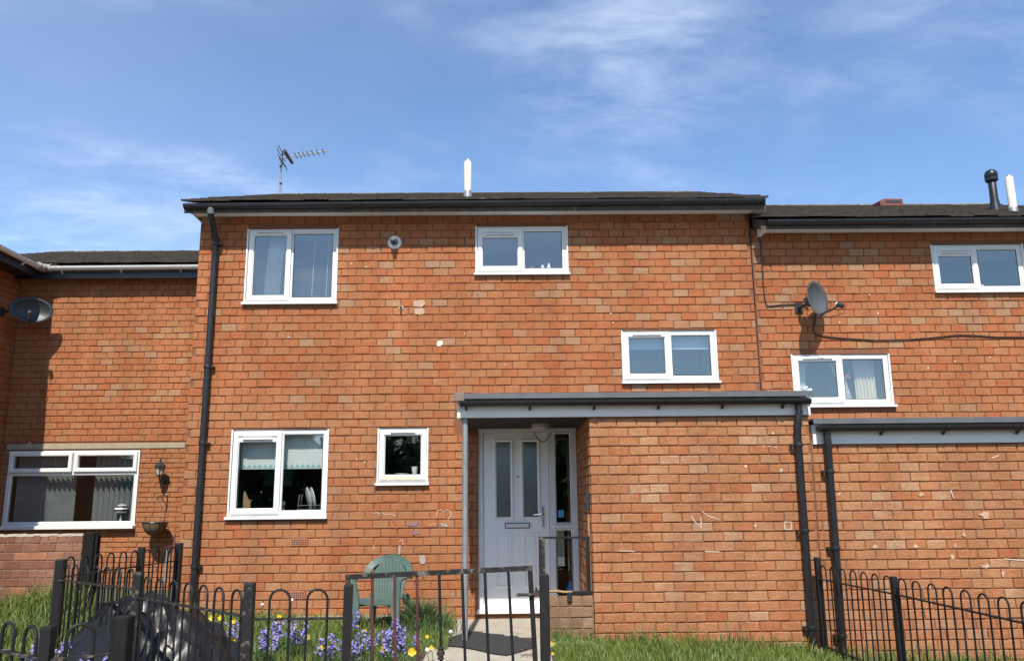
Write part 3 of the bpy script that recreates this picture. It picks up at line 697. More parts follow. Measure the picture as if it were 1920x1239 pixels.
# ================================================================== PORCH AND STORE OF THE MAIN HOUSE
porch = thing('porch', 'flat-roofed brick porch with open entrance and chalk square on its wall', 'porch', (1.5, YP, 0))
XC = .868; XE = 3.14
pw = MB(); pw.box(XC+MORT, XE, YP+MORT, YP+.11, -.4, 2.30); pw.box(XC+MORT, XC+.11, YP+.11, -.002, -.4, 2.2)
pw = pw.build('wall', MORTAR_TAN, porch)
pb = lay(XC, XE, -.30, 2.2, .0958, .2052, 2.165, .09, tonef=tone_porch)
brickwork(pw, pb, lambda u, d, z: Vector((u, YP+d, z)), BM['porch'])
sd = lay(0, 1.38, -.1, 2.2, .0958, .2052, 2.165, .09, tonef=tone_porch)
brickwork(pw, sd, lambda u, d, z: Vector((XC+d, YP+.064+u if False else -.004-u, z)), BM['porch'], 0)
def flat_roof(parent, xa, xb, zf, zt, yfr, end_r=True, marks=()):
    # deck, fascia, metal edge trim and gutter
    MB().box(xa+.02, xb-.02, yfr+.03, -.004, zf+.03, zt-.02).build('roof_deck', DARKFRAME, parent)
    MB().add([(xa+.01, yfr+.03, zt-.012), (xb-.01, yfr+.03, zt-.012), (xb-.01, -.004, zt+.01), (xa+.01, -.004, zt+.01)], [(0,1,2,3)]).build('roof_felt', GREYTRIM, parent)
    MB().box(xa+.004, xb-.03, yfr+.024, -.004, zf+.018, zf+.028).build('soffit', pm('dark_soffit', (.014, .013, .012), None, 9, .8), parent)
    MB().box(xa+.035, xb-(.035 if end_r else 0), yfr, yfr+.022, zf, zt-.05, .002).build('fascia', GREYFASC, parent)
    MB().box(xa, xa+.034, yfr-.006, -.004, zf-.003, zt-.055, .002).build('barge_board', UPVC, parent)
    if end_r: MB().box(xb-.034, xb, yfr-.006, -.004, zf-.003, zt-.055, .002).build('barge_board', UPVC, parent)
    t = MB(); t.box(xa-.014, xb+.014, yfr-.082, yfr-.077, zt-.052, zt); t.box(xa-.014, xb+.014, yfr-.077, yfr+.06, zt-.004, zt+.003); t.build('edge_trim', GREYTRIM, parent)
    rgt = .058
    gutter(parent, (xa+.045, yfr-.070, zt-.076), (xb-.04, yfr-.070, zt-.080), rgt, BLACKPL, marks)
YF = -1.476
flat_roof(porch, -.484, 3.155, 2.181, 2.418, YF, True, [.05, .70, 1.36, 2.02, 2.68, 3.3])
for x in (-.484+.018,): MB().box(x-.045, x+.06, YF-.09, YF-.02, 2.338, 2.425, .006).build('trim_corner', pm('mossy_trim', (.15, .14, .12), (.2, .13, .08), 20, .8), porch)
MB().add([(-.5, -.03, 2.418), (3.0, -.03, 2.418), (3.0, .004, 2.455), (-.5, .004, 2.455)], [(0,1,2,3)]).build('mortar_fillet', LINTEL, porch)
# steel post
pp = (UX(872, 1000, -1.42), -1.42)
MB().tube([(pp[0], pp[1], -.02), (pp[0], pp[1], 2.19)], .0295, 14).build('post', GALV, porch, True)
# downpipe with offset bend
pa = U(1503, 770, -1.60); pxx = U(1497, 820, -1.52).x
downpipe(porch, [(pa.x+.005, YF-.046, 2.28), (pa.x+.005, YF-.046, 2.20), (pa.x-.01, -1.52, 2.155), (pxx+.01, -1.525, 2.09), (pxx, -1.51, 2.03), (pxx-.012, -1.51, -.13), (pxx-.014, -1.58, -.17)], .036, [(1.87, -1), (1.02, -1), (.1, -1)])
# bulkhead light and its cable
bl = U(1025, 800, -.55)
b_ = MB().lathe([(.10, .06), (.115, .02), (.105, -.02), (.07, -.045)], (.42, -.55, 2.165), (0,0,1), 16).build('porch_light', LAMPGL, porch, True)
MB().tube([(.33+.2*t, -.62, 2.10-.11*math.sin(math.pi*t)) for t in np.linspace(0, 1, 9)], .005, 6).build('cable', CABLE, porch)
MB().box(XC-.045, XC-.002, -1.40, -1.33, 1.24, 1.40, .008).build('door_bell_box', DARKFRAME, porch)
MB().tube([(XC-.02, -1.37, 1.2), (XC-.02, -1.37, .98), (XC-.02, -1.37, .45)], .012, 6).build('conduit', pm('wood_batten', (.40, .22, .12), (.3, .15, .08), 14, .8), porch)
# chalk marks
for pts in ([(1295, 966), (1303, 978), (1315, 988)], [(1314, 969), (1315, 991)], [(1316, 958), (1326, 966), (1349, 974)], [(1471, 978), (1484, 978), (1484, 992), (1472, 992), (1471, 978)],
            [(1161, 1032), (1190, 1033)], [(1322, 1033), (1350, 1034)], [(1430, 838), (1434, 834)], [(1440, 836), (1446, 837)], [(1452, 837), (1457, 839)]): stroke(porch, pts, YP, .0045, CHALK)
for x, y in ((1464, 882), (1465, 880), (1398, 874), (1416, 985), (1449, 812)): blot(porch, x, y, YP, .010, .012, WHITEPT, 'paint_fleck', 6)

# ---- low plinth and hand rail beside the entrance
pl = thing('plinth_wall', 'low brown brick plinth beside the porch entrance, under the iron railing', 'wall', (.65, -1.4, 0))
plw = MB().box(.42, XC-.004, -1.44, -1.34, -.1, .405).build('wall_core', MORTAR_GREY, pl)
pbk = []
for k in range(4):
    zt_ = .418-k*.105; n_ = 4 if k % 2 == 0 else 2; wd_ = (XC-.008-.40)/n_
    for i in range(n_): pbk.append((.40+i*wd_+.005, .40+(i+1)*wd_-.005, zt_-.100, zt_-.004, RNG.random()))
brickwork(pl, pbk, lambda u, d, z: Vector((u, -1.45+d, z)), BM['plinth'])
rl = thing('porch_railing', 'black iron hand railing on the low plinth beside the front door', 'railing', (.6, -1.41, .42))
ya = -1.41
MB().box(.335, .395, ya-.03, ya+.03, -.02, .985, .004).build('post', IRONW, rl)
MB().box(XC-.055, XC-.022, ya-.016, ya+.016, .455, .97, .002).build('end_bar', IRON, rl)
MB().box(.395, XC-.02, ya-.012, ya+.012, .965, .985, .002).build('top_rail', IRON, rl)
MB().box(.64, XC-.006, ya-.03, ya+.03, .42, .455, .004).build('bottom_rail', IRON, rl)
for x in (.515, .665): MB().box(x-.008, x+.008, ya-.008, ya+.008, .43, .966).build('bar', IRON, rl)
stk = MB().tube([(.41, -1.43, .455), (.50, -1.45, .463), (.58, -1.46, .452), (.66, -1.455, .455)], [.012, .015, .013, .01], 7).build('stick', DRYM); tag(stk, 'pale wooden stick lying along the brick plinth', 'stick')
hm = MB().box(.605, .655, -1.475, -1.44, .36, .455, .008).build('rubber_hook', DARKFRAME); tag(hm, 'small black hook hanging over the brick plinth edge', 'hook')

# ================================================================== RIGHT-HAND HOUSE
hr = thing('terraced_house', 'red brick house with satellite dish and lower eaves, joined to its neighbour', 'house', (5.6, 0, -.2))
XR = 8.4
wr = plate(XJ+.004, XR, -.5, 4.73, MORT, .12, [W6, W7])
MB().box(XJ, XR, 6.401, 6.5, -.5, 4.66).build('back_wall', MORTAR, hr); MB().box(XR-.12, XR, .121, 6.4, -.5, 4.66).build('flank_wall', MORTAR, hr)
wr = wr.build('wall', MORTAR, hr)
rb = lay(XJ+.006, XR, -.2, 4.70, .1, .1985, 4.755, .13, [W6, W7], tonef=tone_main)
brickwork(wr, rb, lambda u, d, z: Vector((u, d, z)), BM['main'])
for wd, sp, vt in ((W6, .5, 'frame'), (W7, .48, 'head')):
    window(hr, wd, 0, sp, vt, UPVC); room(hr, *wd, .125, 2.6, ROOMU)
ZF2 = 4.655
MB().box(XJ+.135, XR, -.25, -.228, ZF2, ZF2+.075, .003).build('fascia', FASCIA, hr)
MB().box(XJ+.08, XJ+.13, -.262, -.01, ZF2-.045, ZF2+.075, .004).build('barge_end', UPVC_OLD, hr)
MB().box(XJ+.1, XR, -.226, .0, ZF2+.012, ZF2+.022).build('soffit', SOFFIT, hr)
gutter(hr, (XJ+.115, -.306, 4.715), (XR, -.306, 4.735), .057, NAVYPL, [.22, .97, 1.72, 2.42, 2.5, 3.2, 4.0])
rf2, ZR2 = roof(hr, XJ+.02, XR+.1, -.33, 4.735, 3.25, math.atan((U(1640, 383, 3.25).z-.055-4.735)/3.58), left=False)
for (x, y), mat_, rr, hh, nm in (((1866, 388), BLACKPL, .052, .52, 'soil_vent_pipe'), ((1901, 402), CREAM, .050, .53, 'boiler_flue')):
    Yv = .9 if nm == 'soil_vent_pipe' else .35
    c = U(x, y, Yv)
    o = MB().lathe([(rr, -.15), (rr, hh-.12 if mat_ is BLACKPL else hh-.02), (rr*.8, hh-.1 if mat_ is BLACKPL else hh)], c, (0,0,1), 18).build(nm, mat_, hr, True)
    if mat_ is BLACKPL:
        MB().lathe([(.055, hh-.15), (.082, hh-.13), (.085, hh-.09), (.074, hh-.085), (.085, hh-.07), (.085, hh-.02), (.06, hh+.02), (.03, hh+.035)], c, (0,0,1), 18).build('vent_cowl', BLACKPL, o, True)
        MB().lathe([(.085, -.1), (.072, .0), (.058, .08), (.056, .1)], c, (0,0,1), 18).build('weather_collar', BLACKPL, o, True)
    else:
        MB().lathe([(.055, -.18), (.055, .08), (.051, .09)], c, (0,0,1), 18).build('flue_foot', GALV, o, True)
        MB().lathe([(.042, hh-.01), (.034, hh+.02), (.014, hh+.035)], c, (0,0,1), 10).build('flue_cage', GALV, o)
vt = U(1663, 381, 2.6)
v = MB(); q_ = lambda dx, y, dz: (vt.x+dx, y, vt.z+dz)
v.add([q_(-.19, 2.45, -.10), q_(.19, 2.45, -.10), q_(.18, 2.45, .012), q_(-.13, 2.45, .018), q_(-.19, 2.45, -.02),
       q_(-.19, 2.75, 0), q_(.19, 2.75, 0), q_(.18, 2.75, .05), q_(-.13, 2.75, .055), q_(-.19, 2.75, .02)],
      [(0,1,2,3,4), (9,8,7,6,5), (2,1,6,7), (3,2,7,8), (4,3,8,9), (0,4,9,5)])
v.build('vent_tile', REDTILE, hr)
MB().box(vt.x-.10, vt.x+.15, 2.444, 2.449, vt.z-.05, vt.z-.015).build('vent_mouth', DARKFRAME, hr)
for x, y in ((1630, 553), (1574, 605), (1646, 588), (1790, 678), (1856, 670), (1740, 690)): blot(hr, x, y, 0, .009, .009, WHITEPT, 'paint_fleck', 6)

# ---- right-hand porch
pr = thing('porch', 'flat-roofed brick porch with lower roof edge, behind the bow-topped railings', 'porch', (4.8, YP, -.2))
pw2 = MB(); pw2.box(XE+.004, XR, YP+MORT, YP+.11, -.5, 2.0); pw2.box(XR-.11, XR, YP+.11, 0, -.5, 2.0)
pw2 = pw2.build('wall', MORTAR_TAN, pr)
pb2 = lay(XE+.006, XR, -.45, 1.9, .0958, .2052, 2.165, .16, tonef=tone_porch)
brickwork(pw2, pb2, lambda u, d, z: Vector((u, YP+d, z)), BM['porch'])
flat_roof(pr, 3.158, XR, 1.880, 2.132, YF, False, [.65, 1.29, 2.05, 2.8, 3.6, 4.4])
MB().add([(3.16, -.03, 2.132), (8.2, -.03, 2.132), (8.2, .004, 2.16), (3.16, .004, 2.16)], [(0,1,2,3)]).build('mortar_fillet', LINTEL, pr)
p2 = UX(1557, 880, -1.52)
downpipe(pr, [(p2-.005, YF-.046, 1.99), (p2-.005, YF-.046, 1.94), (p2, -1.52, 1.86), (p2, -1.51, 1.8), (p2-.02, -1.51, -.2)], .036, [(1.60, -1), (.85, -1), (.02, -1)])
for x, y, w_, h_ in ((1727, 926, .035, .02), (1640, 1024, .03, .022), (1717, 1024, .03, .025), (1844, 966, .055, .03), (1846, 1062, .05, .02), (1786, 1045, .02, .03), (1790, 1022, .015, .02), (1681, 1021, .012, .012), (1807, 1000, .02, .03), (1880, 1075, .02, .03), (1740, 1100, .03, .02), (1669, 1022, .01, .02)):
    blot(pr, x, y, YP, w_*.75, h_*.75, CHALKF, 'chalk_smudge', 15, .6)
for pts in ([(1883, 1047), (1920, 1050)], [(1570, 928), (1575, 924)], [(1783, 918), (1788, 934)], [(1860, 858), (1874, 853)]): stroke(pr, pts, YP, .005, CHALK)

# ================================================================== LEFT-HAND HOUSE (set back) AND ITS WING
YL = 2.45
WL = (-7.50, -5.525, .995, 2.150)
hl = thing('terraced_house', 'set-back brick house with lantern, hanging basket and vertical blinds', 'house', (-5.7, YL, .1))
XW = -7.60
wl = plate(XW-.3, XL-.01, -.2, 4.93, YL+MORT, YL+.12, [WL])
MB().box(XW, XL-.01, 8.4, 8.5, -.2, 4.93).build('back_wall', MORTAR, hl)
wl = wl.build('wall', MORTAR, hl)
def tone_left(x, z):
    if z < 2.2: return min(.85, max(.1, RNG.gauss(.5, .12)))
    if 2.9 < z < 4.1 and x > -6.6 and RNG.random() < .22: return .74+.24*RNG.random()
    return min(.75, max(.05, RNG.gauss(.36, .13)))
lb = lay(XW-.05, XL-.012, 2.262, 4.95, .099, .1942, 4.95, .04, tonef=tone_left)
lb += lay(XW-.05, XL-.012, -.1, 2.165, .0725, .222, 2.163, .06, [WL], tonef=tone_left)
brickwork(wl, lb, lambda u, d, z: Vector((u, YL+d, z)), BM['main'])
MB().box(XW+.05, -4.86, YL-.006, YL+.04, 2.172, 2.255, .004).build('lintel', LINTEL, hl)
stroke(hl, [(57, 828), (50, 835), (59, 836)], YL-.006, .006, CHALK, 'house_number'); stroke(hl, [(57, 829), (56, 839)], YL-.006, .006, CHALK, 'house_number')
# wide window with two fanlights
x0, x1, z0, z1 = WL; yf = YL-.005
wn = MB(); zb = z0+.04
wn.ring(x0+.004, x1-.004, zb, z1-.004, [(0, yf+.1), (0, yf), (.05, yf), (.06, yf+.014), (.06, yf+.06)])
zt_ = z0+.825; xm = (x0+x1)/2
wn.box(x0+.05, x1-.05, yf+.002, yf+.06, zt_-.03, zt_+.03).box(xm-.03, xm+.03, yf+.0035, yf+.058, zt_+.03, z1-.05)
wv = wn.build('window', UPVC, hl)
for a, b, dy_ in ((x0+.03, xm-.012, .012), (xm+.012, x1-.03, 0)):
    MB().ring(a, b, zt_+.005, z1-.025, [(0, yf+.01), (0, yf-.03-dy_), (.010, yf-.036-dy_), (.048, yf-.036-dy_), (.060, yf-.02-dy_), (.060, yf+.03)]).build('fanlight', UPVC, wv)
    MB().box(a+.06, b-.06, yf+.006, yf+.01, zt_+.065, z1-.085).build('pane', GLASS, wv)
MB().ring(x0+.045, x1-.045, zb+.035, zt_-.02, [(0, yf-.004), (.012, yf-.006), (.026, yf+.008), (.026, yf+.03)]).build('bead', UPVC, wv)
MB().box(x0+.07, x1-.07, yf+.016, yf+.02, zb+.06, zt_-.045).build('pane', GLASS, wv)
MB().box(x0-.03, x1+.015, YL-.10, yf+.03, z0-.01, zb+.002, .006).build('sill', UPVC, wv)
room(hl, *WL, YL+.125, YL+2.6, ROOM)
MB().box(XW, XL-.02, YL-.20, YL-.18, 4.80, 4.965).build('fascia', NAVYPL, hl)
MB().box(XW, XL-.02, YL-.179, YL, 4.85, 4.86).build('soffit', NAVYPL, hl)
gutter(hl, (-7.0, YL-.255, 4.965), (XL-.02, YL-.255, 4.975), .056, UPVC, [.14, 1.06, 1.98, 2.9], (0, 1))
rf3, ZR3 = roof(hl, -9.2, XL-.03, YL-.27, 5.005, 5.75, math.atan((U(200, 471, 5.75).z-.045-5.005)/(5.75-YL+.27)), left=False, right=False)
dg = MB()
for k in range(60):
    a = RNG.uniform(0, 2*math.pi); b = RNG.uniform(.0, .07); h = RNG.uniform(.05, .13); x, y = -6.98+.13*(RNG.random()-.5), YL-.25
    dg.add([(x-.003, y, 4.96), (x+.003, y, 4.96), (x+math.cos(a)*b*.5, y+math.sin(a)*b, 4.96+h)], [(0,1,2)])
o = dg.build('dry_grass_tuft', DRYM); tag(o, 'dry straw tuft growing in the white gutter corner', 'grass tuft')
# wing that comes forward on the left
wg = thing('brick_wing', 'shaded brick wing at right angles carrying an oval satellite dish', 'house', (XW-.5, 0, .1))
ww = MB().box(XW-.12, XW-MORT, -1.2, YL+.006, -.2, 4.93).build('wall', MORTAR, wg)
MB().box(XW-3, XW-.121, -1.2, -1.1, -.2, 4.93).build('end_wall', MORTAR, wg)
wb = lay(0, 3.6, -.1, 4.95, .099, .1942, 4.95, .06, tonef=tone_left)
brickwork(ww, wb, lambda u, d, z: Vector((XW-d, YL-u-.004, z)), BM['main'], 300)
MB().box(XW+.36, XW+.38, -1.2, YL-.21, 4.80, 4.965).build('fascia', NAVYPL, wg)
MB().box(XW, XW+.36, -1.2, YL-.21, 4.85, 4.86).build('soffit', NAVYPL, wg)
gutter(wg, (XW+.44, -1.2, 4.97), (XW+.44, YL-.34, 4.965), .056, UPVC_OLD, [3.0], (1, 0))
cn = MB().tube([(XW+.44, YL-.36, 4.955), (XW+.46, YL-.29, 4.95), (XW+.51, YL-.255, 4.952), (XW+.60, YL-.255, 4.955)], .064, 12).build('gutter_corner', pm('dirty_gutter', (.22, .19, .16), (.34, .30, .26), 18, .8), wg, True)
rw = MB(); rw.add([(XW+.42, -1.3, 4.99), (XW+.42, YL+1.5, 4.99), (XW-2.5, YL+1.5, 6.05), (XW-2.5, -1.3, 6.05), (XW+.42, -1.3, 4.94), (XW+.42, YL+1.5, 4.94), (XW-2.5, YL+1.5, 6.0), (XW-2.5, -1.3, 6.0)],
                  [(0,1,2,3), (7,6,5,4), (0,4,5,1), (1,5,6,2), (2,6,7,3), (3,7,4,0)]); rw.build('roof', TILE, wg)
bx_ = U(1, 885, 1.2); 
tag(MB().lathe([(.05, 0), (.05, .012)], (XW+.004, 1.65, bx_.z), (1, 0, 0), 14).build('blue_plaque', BLUEP), 'small round blue plaque on the shaded brick wing', 'plaque')

# ---- low garden wall left
gw = thing('garden_wall', 'weathered low brick garden wall with pale mortar on top', 'wall', (-6, 0, .1))
GX1 = -4.93
gwc = MB().box(-10.4, GX1, .008, .205, -.1, .99).build('wall_core', MORTAR_GREY, gw)
gb = []
for k in range(10):
    zt_ = 1.0-k*.0985; head = (k in (0, 4)); wd_ = .0985 if head else .197; xx = -10.4+(0 if k % 2 else -.09)
    while xx < GX1:
        a, b = max(xx, -10.4), min(xx+wd_, GX1)
        if b-a > .04:
            t = RNG.random()**1.3*.8
            if RNG.random() < .1: t = 1.
            gb.append((a+.005, b-.005, zt_-.0985+.005, zt_-.005, t))
        xx += wd_
brickwork(gwc, gb, lambda u, d, z: Vector((u, d, z)), BM['low'])
cp = MB(); cp.sheet(lambda u, v: (-10.4+(GX1+10.4)*u, .0+.205*v, 1.0+.012*(noise.noise((u*60, v*3, 1))+.4)), 160, 3)
cp.sheet(lambda u, v: (-10.4+(GX1+10.4)*u, -.001, .982+.024*v+.008*noise.noise((u*60, 0, 4))), 160, 1)
cp.build('mortar_capping', pm('pale_mortar', (.50, .45, .38), (.36, .27, .2), 14, .95, .6, c3=(.3, .12, .08), s3=7, t3=(.58, .66)), gw)

# ================================================================== SMALL THINGS ON THE HOUSES
def dish(name, label, c, face, foot, w_, h_, arm_to):
    """oval offset dish: c centre, face unit normal, foot on the wall"""
    t = thing(name, label, 'satellite dish', foot, None)
    f = Vector(face).normalized(); s = f.cross(Vector((0,0,1))).normalized(); u = s.cross(f).normalized(); c = Vector(c)
    m = MB(); n = 32; vs = []; fs = []
    rings = [0, .3, .6, .85, 1.0, 1.03]
    for i, q in enumerate(rings):
        dpt = -.075*(1-min(q, 1)**2)-(0 if q <= 1 else .012)
        for k in range(n):
            a = 2*math.pi*k/n; vs.append(c+f*dpt+s*math.cos(a)*w_/2*q+u*math.sin(a)*h_/2*q)
    for i, q in enumerate(rings):
        dpt = -.075*(1-min(q, 1)**2)-.010-(0 if q <= 1 else .0)
        for k in range(n):
            a = 2*math.pi*k/n; vs.append(c+f*dpt+s*math.cos(a)*w_/2*q+u*math.sin(a)*h_/2*q)
    R_ = len(rings)
    for i in range(R_-1):
        for k in range(n):
            k2 = (k+1) % n
            fs.append((i*n+k, i*n+k2, (i+1)*n+k2, (i+1)*n+k)); o_ = R_*n
            fs.append((o_+(i+1)*n+k, o_+(i+1)*n+k2, o_+i*n+k2, o_+i*n+k))
    for k in range(n):
        k2 = (k+1) % n; fs.append(((R_-1)*n+k, (R_-1)*n+k2, (2*R_-1)*n+k2, (2*R_-1)*n+k))
    m.add(vs, fs).build('reflector', DISHG, t, 'full')
    ft = Vector(foot); bk = c-f*.095
    MB().bar(bk, c-f*.16-u*.02, .09, .1).build('clamp', DARKFRAME, t)
    el = c-f*.14-u*.03
    out_ = (ft-el); MB().tube([ft, ft+Vector((0, -.10, 0)) if abs(ft.y-YL) > .5 and ft.x > 0 else ft+Vector((.1, 0, 0)), el], .019, 8).build('mount_arm', DARKFRAME, t)
    if ft.x > 0: MB().box(ft.x-.05, ft.x+.05, ft.y-.012, ft.y, ft.z-.07, ft.z+.07, .003).build('wall_plate', DARKFRAME, t)
    else: MB().box(ft.x, ft.x+.012, ft.y-.05, ft.y+.05, ft.z-.07, ft.z+.07, .003).build('wall_plate', DARKFRAME, t)
    lo = c-u*h_*.48-f*.01; tip = c+f*arm_to[0]-u*arm_to[1]
    MB().tube([lo, lo.lerp(tip, .5)-u*.01, tip], .011, 8).build('feed_arm', DARKFRAME, t)
    d = (c-tip).normalized()
    MB().lathe([(.018, -.05), (.030, -.04), (.030, .02), (.024, .035)], tip, d, 12).build('receiver', DARKFRAME, t, True)
    MB().lathe([(.026, .035), (.026, .048)], tip, d, 12).build('receiver_cap', UPVC_OLD, t, True)
    MB().tube([tip-d*.04, tip-d*.04-u*.09+f*.01, lo+(tip-lo)*.4-u*.08, lo-u*.005], .004, 6).build('feed_cable', CABLE, t)
    return t
dc = U(1534, 559, -.30)
dish('satellite_dish', 'grey satellite dish on the sunlit wall above the curtained window', (dc.x, -.30, dc.z), (.60, -.80, .06), (dc.x-.13, -.004, dc.z-.05), .43, .43, (.26, .16))
dl = U(57, 580, 2.0)
dd = dish('satellite_dish', 'oval dark satellite dish in shade on the side wing', (dl.x, 2.02, dl.z), (.47, -.88, .02), (XW+.004, 2.05, dl.z-.02), .57, .38, (.24, .11))
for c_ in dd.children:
    if c_.name.startswith('reflector'): c_.data.materials[0] = pm('shade_darkened_dish_metal', (.018, .019, .021), (.025, .026, .028), 6, .45)  # the wing's shade is put into this reflector's colour as a darker copy
def cable(pts, Y, r, label, name='cable', cat='cable'):
    P = [U(a, b, Y) for a, b in pts]; return tag(MB().tube(P, r, 6).build(name, CABLE), label, cat)
cable([(1422, 408), (1424, 440), (1428, 480), (1431, 530), (1434, 560), (1437, 572), (1443, 574), (1470, 571), (1496, 570), (1508, 573), (1516, 578)], -.012, .007, 'thin black cable dropping from eaves to satellite dish')
cable([(1530, 588), (1527, 604), (1525, 618), (1528, 626), (1540, 630), (1580, 634), (1640, 638), (1700, 637), (1750, 633), (1797, 628), (1830, 629), (1870, 632), (1925, 632)], -.012, .008, 'black cable looping below dish and along the brick wall')
cable([(1405, 398), (1407, 430), (1411, 500), (1416, 570)], -.010, .004, 'thin dark cable running down the movement joint')

# television aerial on the ridge
ta = thing('tv_aerial', 'television aerial on a thin mast at the roof ridge', 'aerial', U(525, 364, 3.2))
YA = 3.2; q = lambda x, y: U(x, y, YA)
MB().tube([q(525, 372), q(528, 294)], .016, 8).build('mast', GALV, ta, True)
b0, b1 = q(522, 297), q(612, 283.5)
MB().bar(b0, b1, .016, .016).build('boom', GALV, ta)
for k, t in enumerate((.36, .44, .52, .61, .71, .81, .93)):
    c = b0.lerp(b1, t); MB().tube([c+Vector((0, -.11, .008)), c+Vector((0, .13, .008))], .008, 6).build('director', GALV, ta)
c = b0.lerp(b1, .20); MB().tube([c+Vector((.0, -.22, .01)), c+Vector((.0, .26, .01))], .030, 8).build('dipole_box', DARKFRAME, ta)
for dz, dxx in ((.10, .00), (.04, -.02), (-.06, .0), (-.12, .02)):
    c = b0.lerp(b1, .08)+Vector((dxx, 0, dz)); MB().tube([c+Vector((0, -.26, 0)), c+Vector((0, .26, 0))], .007, 6).build('reflector_rod', DARKFRAME, ta)
MB().bar(b0.lerp(b1, .08)+Vector((0, 0, -.14)), b0.lerp(b1, .08)+Vector((0, 0, .12)), .02, .02).build('reflector_mount', DARKFRAME, ta)
for y in (314, 346): MB().tube([q(526.4, y), q(526.6, y-3)], .024, 8).build('cable_tie', DARKFRAME, ta)

# lantern
lc = U(300, 880, YL-.17); ln_ = thing('wall_lantern', 'black four-sided lantern on the set-back brick wall', 'lantern', (lc.x, YL, lc.z-.15))
MB().lathe([(.055, 0), (.06, -.008), (.05, -.022)], (lc.x+.02, YL+.0, lc.z-.16), (0, 1, 0), 16).build('back_plate', DARKFRAME, ln_, True)
MB().tube([(lc.x+.02, YL-.01, lc.z-.16), (lc.x+.01, YL-.10, lc.z-.20), (lc.x, YL-.16, lc.z-.17), (lc.x, YL-.17, lc.z-.09)], .012, 8).build('arm', DARKFRAME, ln_, True)
MB().lathe([(.035, -.10), (.048, -.085), (.045, -.075)], (lc.x, YL-.17, lc.z), (0,0,1), 6).build('base_cup', DARKFRAME, ln_)
MB().lathe([(.042, -.075), (.066, .045)], (lc.x, YL-.17, lc.z), (0,0,1), 6).build('glass', LAMPGL, ln_)
for k in range(6):
    a = 2*math.pi*k/6; ax = Vector((0,0,1)).orthogonal().normalized(); bx = Vector((0,0,1)).cross(ax); d = ax*math.cos(a)+bx*math.sin(a)
    c0 = Vector((lc.x, YL-.17, lc.z)); MB().bar(c0+d*.045+Vector((0,0,-.078)), c0+d*.069+Vector((0,0,.047)), .008, .008).build('glazing_bar', DARKFRAME, ln_)
MB().lathe([(.092, .042), (.088, .055), (.045, .10), (.022, .115), (.018, .13), (.012, .14), (.014, .15), (.004, .17)], (lc.x, YL-.17, lc.z), (0,0,1), 6).build('cap', DARKFRAME, ln_)
# hanging basket on its bracket
bc = U(290, 985, YL-.24); hb = thing('hanging_basket', 'coir-lined hanging basket on chains under the lantern', 'basket', (bc.x, bc.y, bc.z-.15))
topz = UZ(297, 930, YL-.2); kx = bc.x+.02
MB().lathe([(.05, -.135), (.11, -.10), (.150, -.04), (.168, .02), (.175, .05), (.155, .045), (.12, .02)], bc, (0,0,1), 22).build('coir_bowl', COIR, hb, True)
MB().lathe([(.176, .035), (.182, .045), (.176, .055)], bc, (0,0,1), 22).build('rim_wire', DARKFRAME, hb)
for k in range(8):
    a = 2*math.pi*k/8; d = Vector((math.cos(a), math.sin(a), 0)); MB().tube([bc+d*.178+Vector((0,0,.04)), bc+d*.154+Vector((0,0,-.04)), bc+d*.113+Vector((0,0,-.102)), bc+d*.05+Vector((0,0,-.14))], .004, 5).build('basket_wire', DARKFRAME, hb)
for k in range(3):
    a = 2*math.pi*k/3+.4; d = Vector((math.cos(a), math.sin(a), 0)); MB().tube([bc+d*.175+Vector((0,0,.045)), (kx, bc.y, topz-.03)], .004, 5).build('chain', pm('rusty_chain', (.16, .09, .05), None, 30, .7), hb)
br = MB(); br.tube([(kx+.035, YL-.004, topz+.02), (kx+.035, YL-.004, topz-.20)], .008, 6); br.tube([(kx+.035, YL-.006, topz), (kx+.02, YL-.12, topz+.015), (kx, YL-.26, topz), (kx-.005, YL-.28, topz-.02), (kx, YL-.25, topz-.035)], .007, 6)
br.tube([(kx+.035, YL-.006, topz-.16), (kx+.02, YL-.10, topz-.06), (kx+.01, YL-.16, topz)], .006, 6); br.build('bracket', DARKFRAME, hb, True)

# ================================================================== THINGS BEHIND THE GLASS
def slab_thing(name, label, cat, x0, x1, z0, z1, y, mat, group=None, trim=None):
    t = thing(name, label, cat, ((x0+x1)/2, y, z0), group)
    MB().box(x0, x1, y, y+.004, z0, z1).build('fabric', mat, t); MB().tube([(x0-.01, y+.01, z1), (x1+.01, y+.01, z1)], .018, 10).build('roller', SLATM, t, True)
    MB().box(x0, x1, y-.005, y+.008, z0-.012, z0-.001).build('hem_bar', trim or mat, t); return t
x0, x1, z0, z1 = W4; b = slab_thing('roller_blind', 'white roller blind with teal border in the kitchen window', 'blind', x0+.07, x1-.05, z0+.60, z1-.03, .16, BLINDW)
sc = MB()
for k in range(16):
    xa = x0+.08+k*.065; sc.add([(xa, .156, z0+.605), (xa+.06, .156, z0+.605), (xa+.03, .156, z0+.65)], [(0,1,2)])
sc.build('border', TEALM, b)
x0, x1, z0, z1 = W3; slab_thing('roller_blind', 'pale blue roller blind half raised in small upper window above porch', 'blind', x0+.06, x1-.05, z0+.46, z1-.03, .14, BLINDB)
x0, x1, z0, z1 = W1; vb = thing('venetian_blind', 'white venetian blind behind the tall upper window', 'blind', (x0+.6, .16, z0))
sl = MB()
for k in range(24):
    z = z0+.07+k*.024; sl.add([(x0+.09, .15, z), (x1-.08, .15, z), (x1-.08, .172, z+.008), (x0+.09, .172, z+.008)], [(0,1,2,3)])
sl.build('slats', SLATM, vb)['kind'] = 'stuff'
for xx in (x0+.80, x0+.98): MB().tube([(xx, .145, z0+.05), (xx+.02, .145, z1-.1)], .003, 5).build('cord', SLATM, vb)
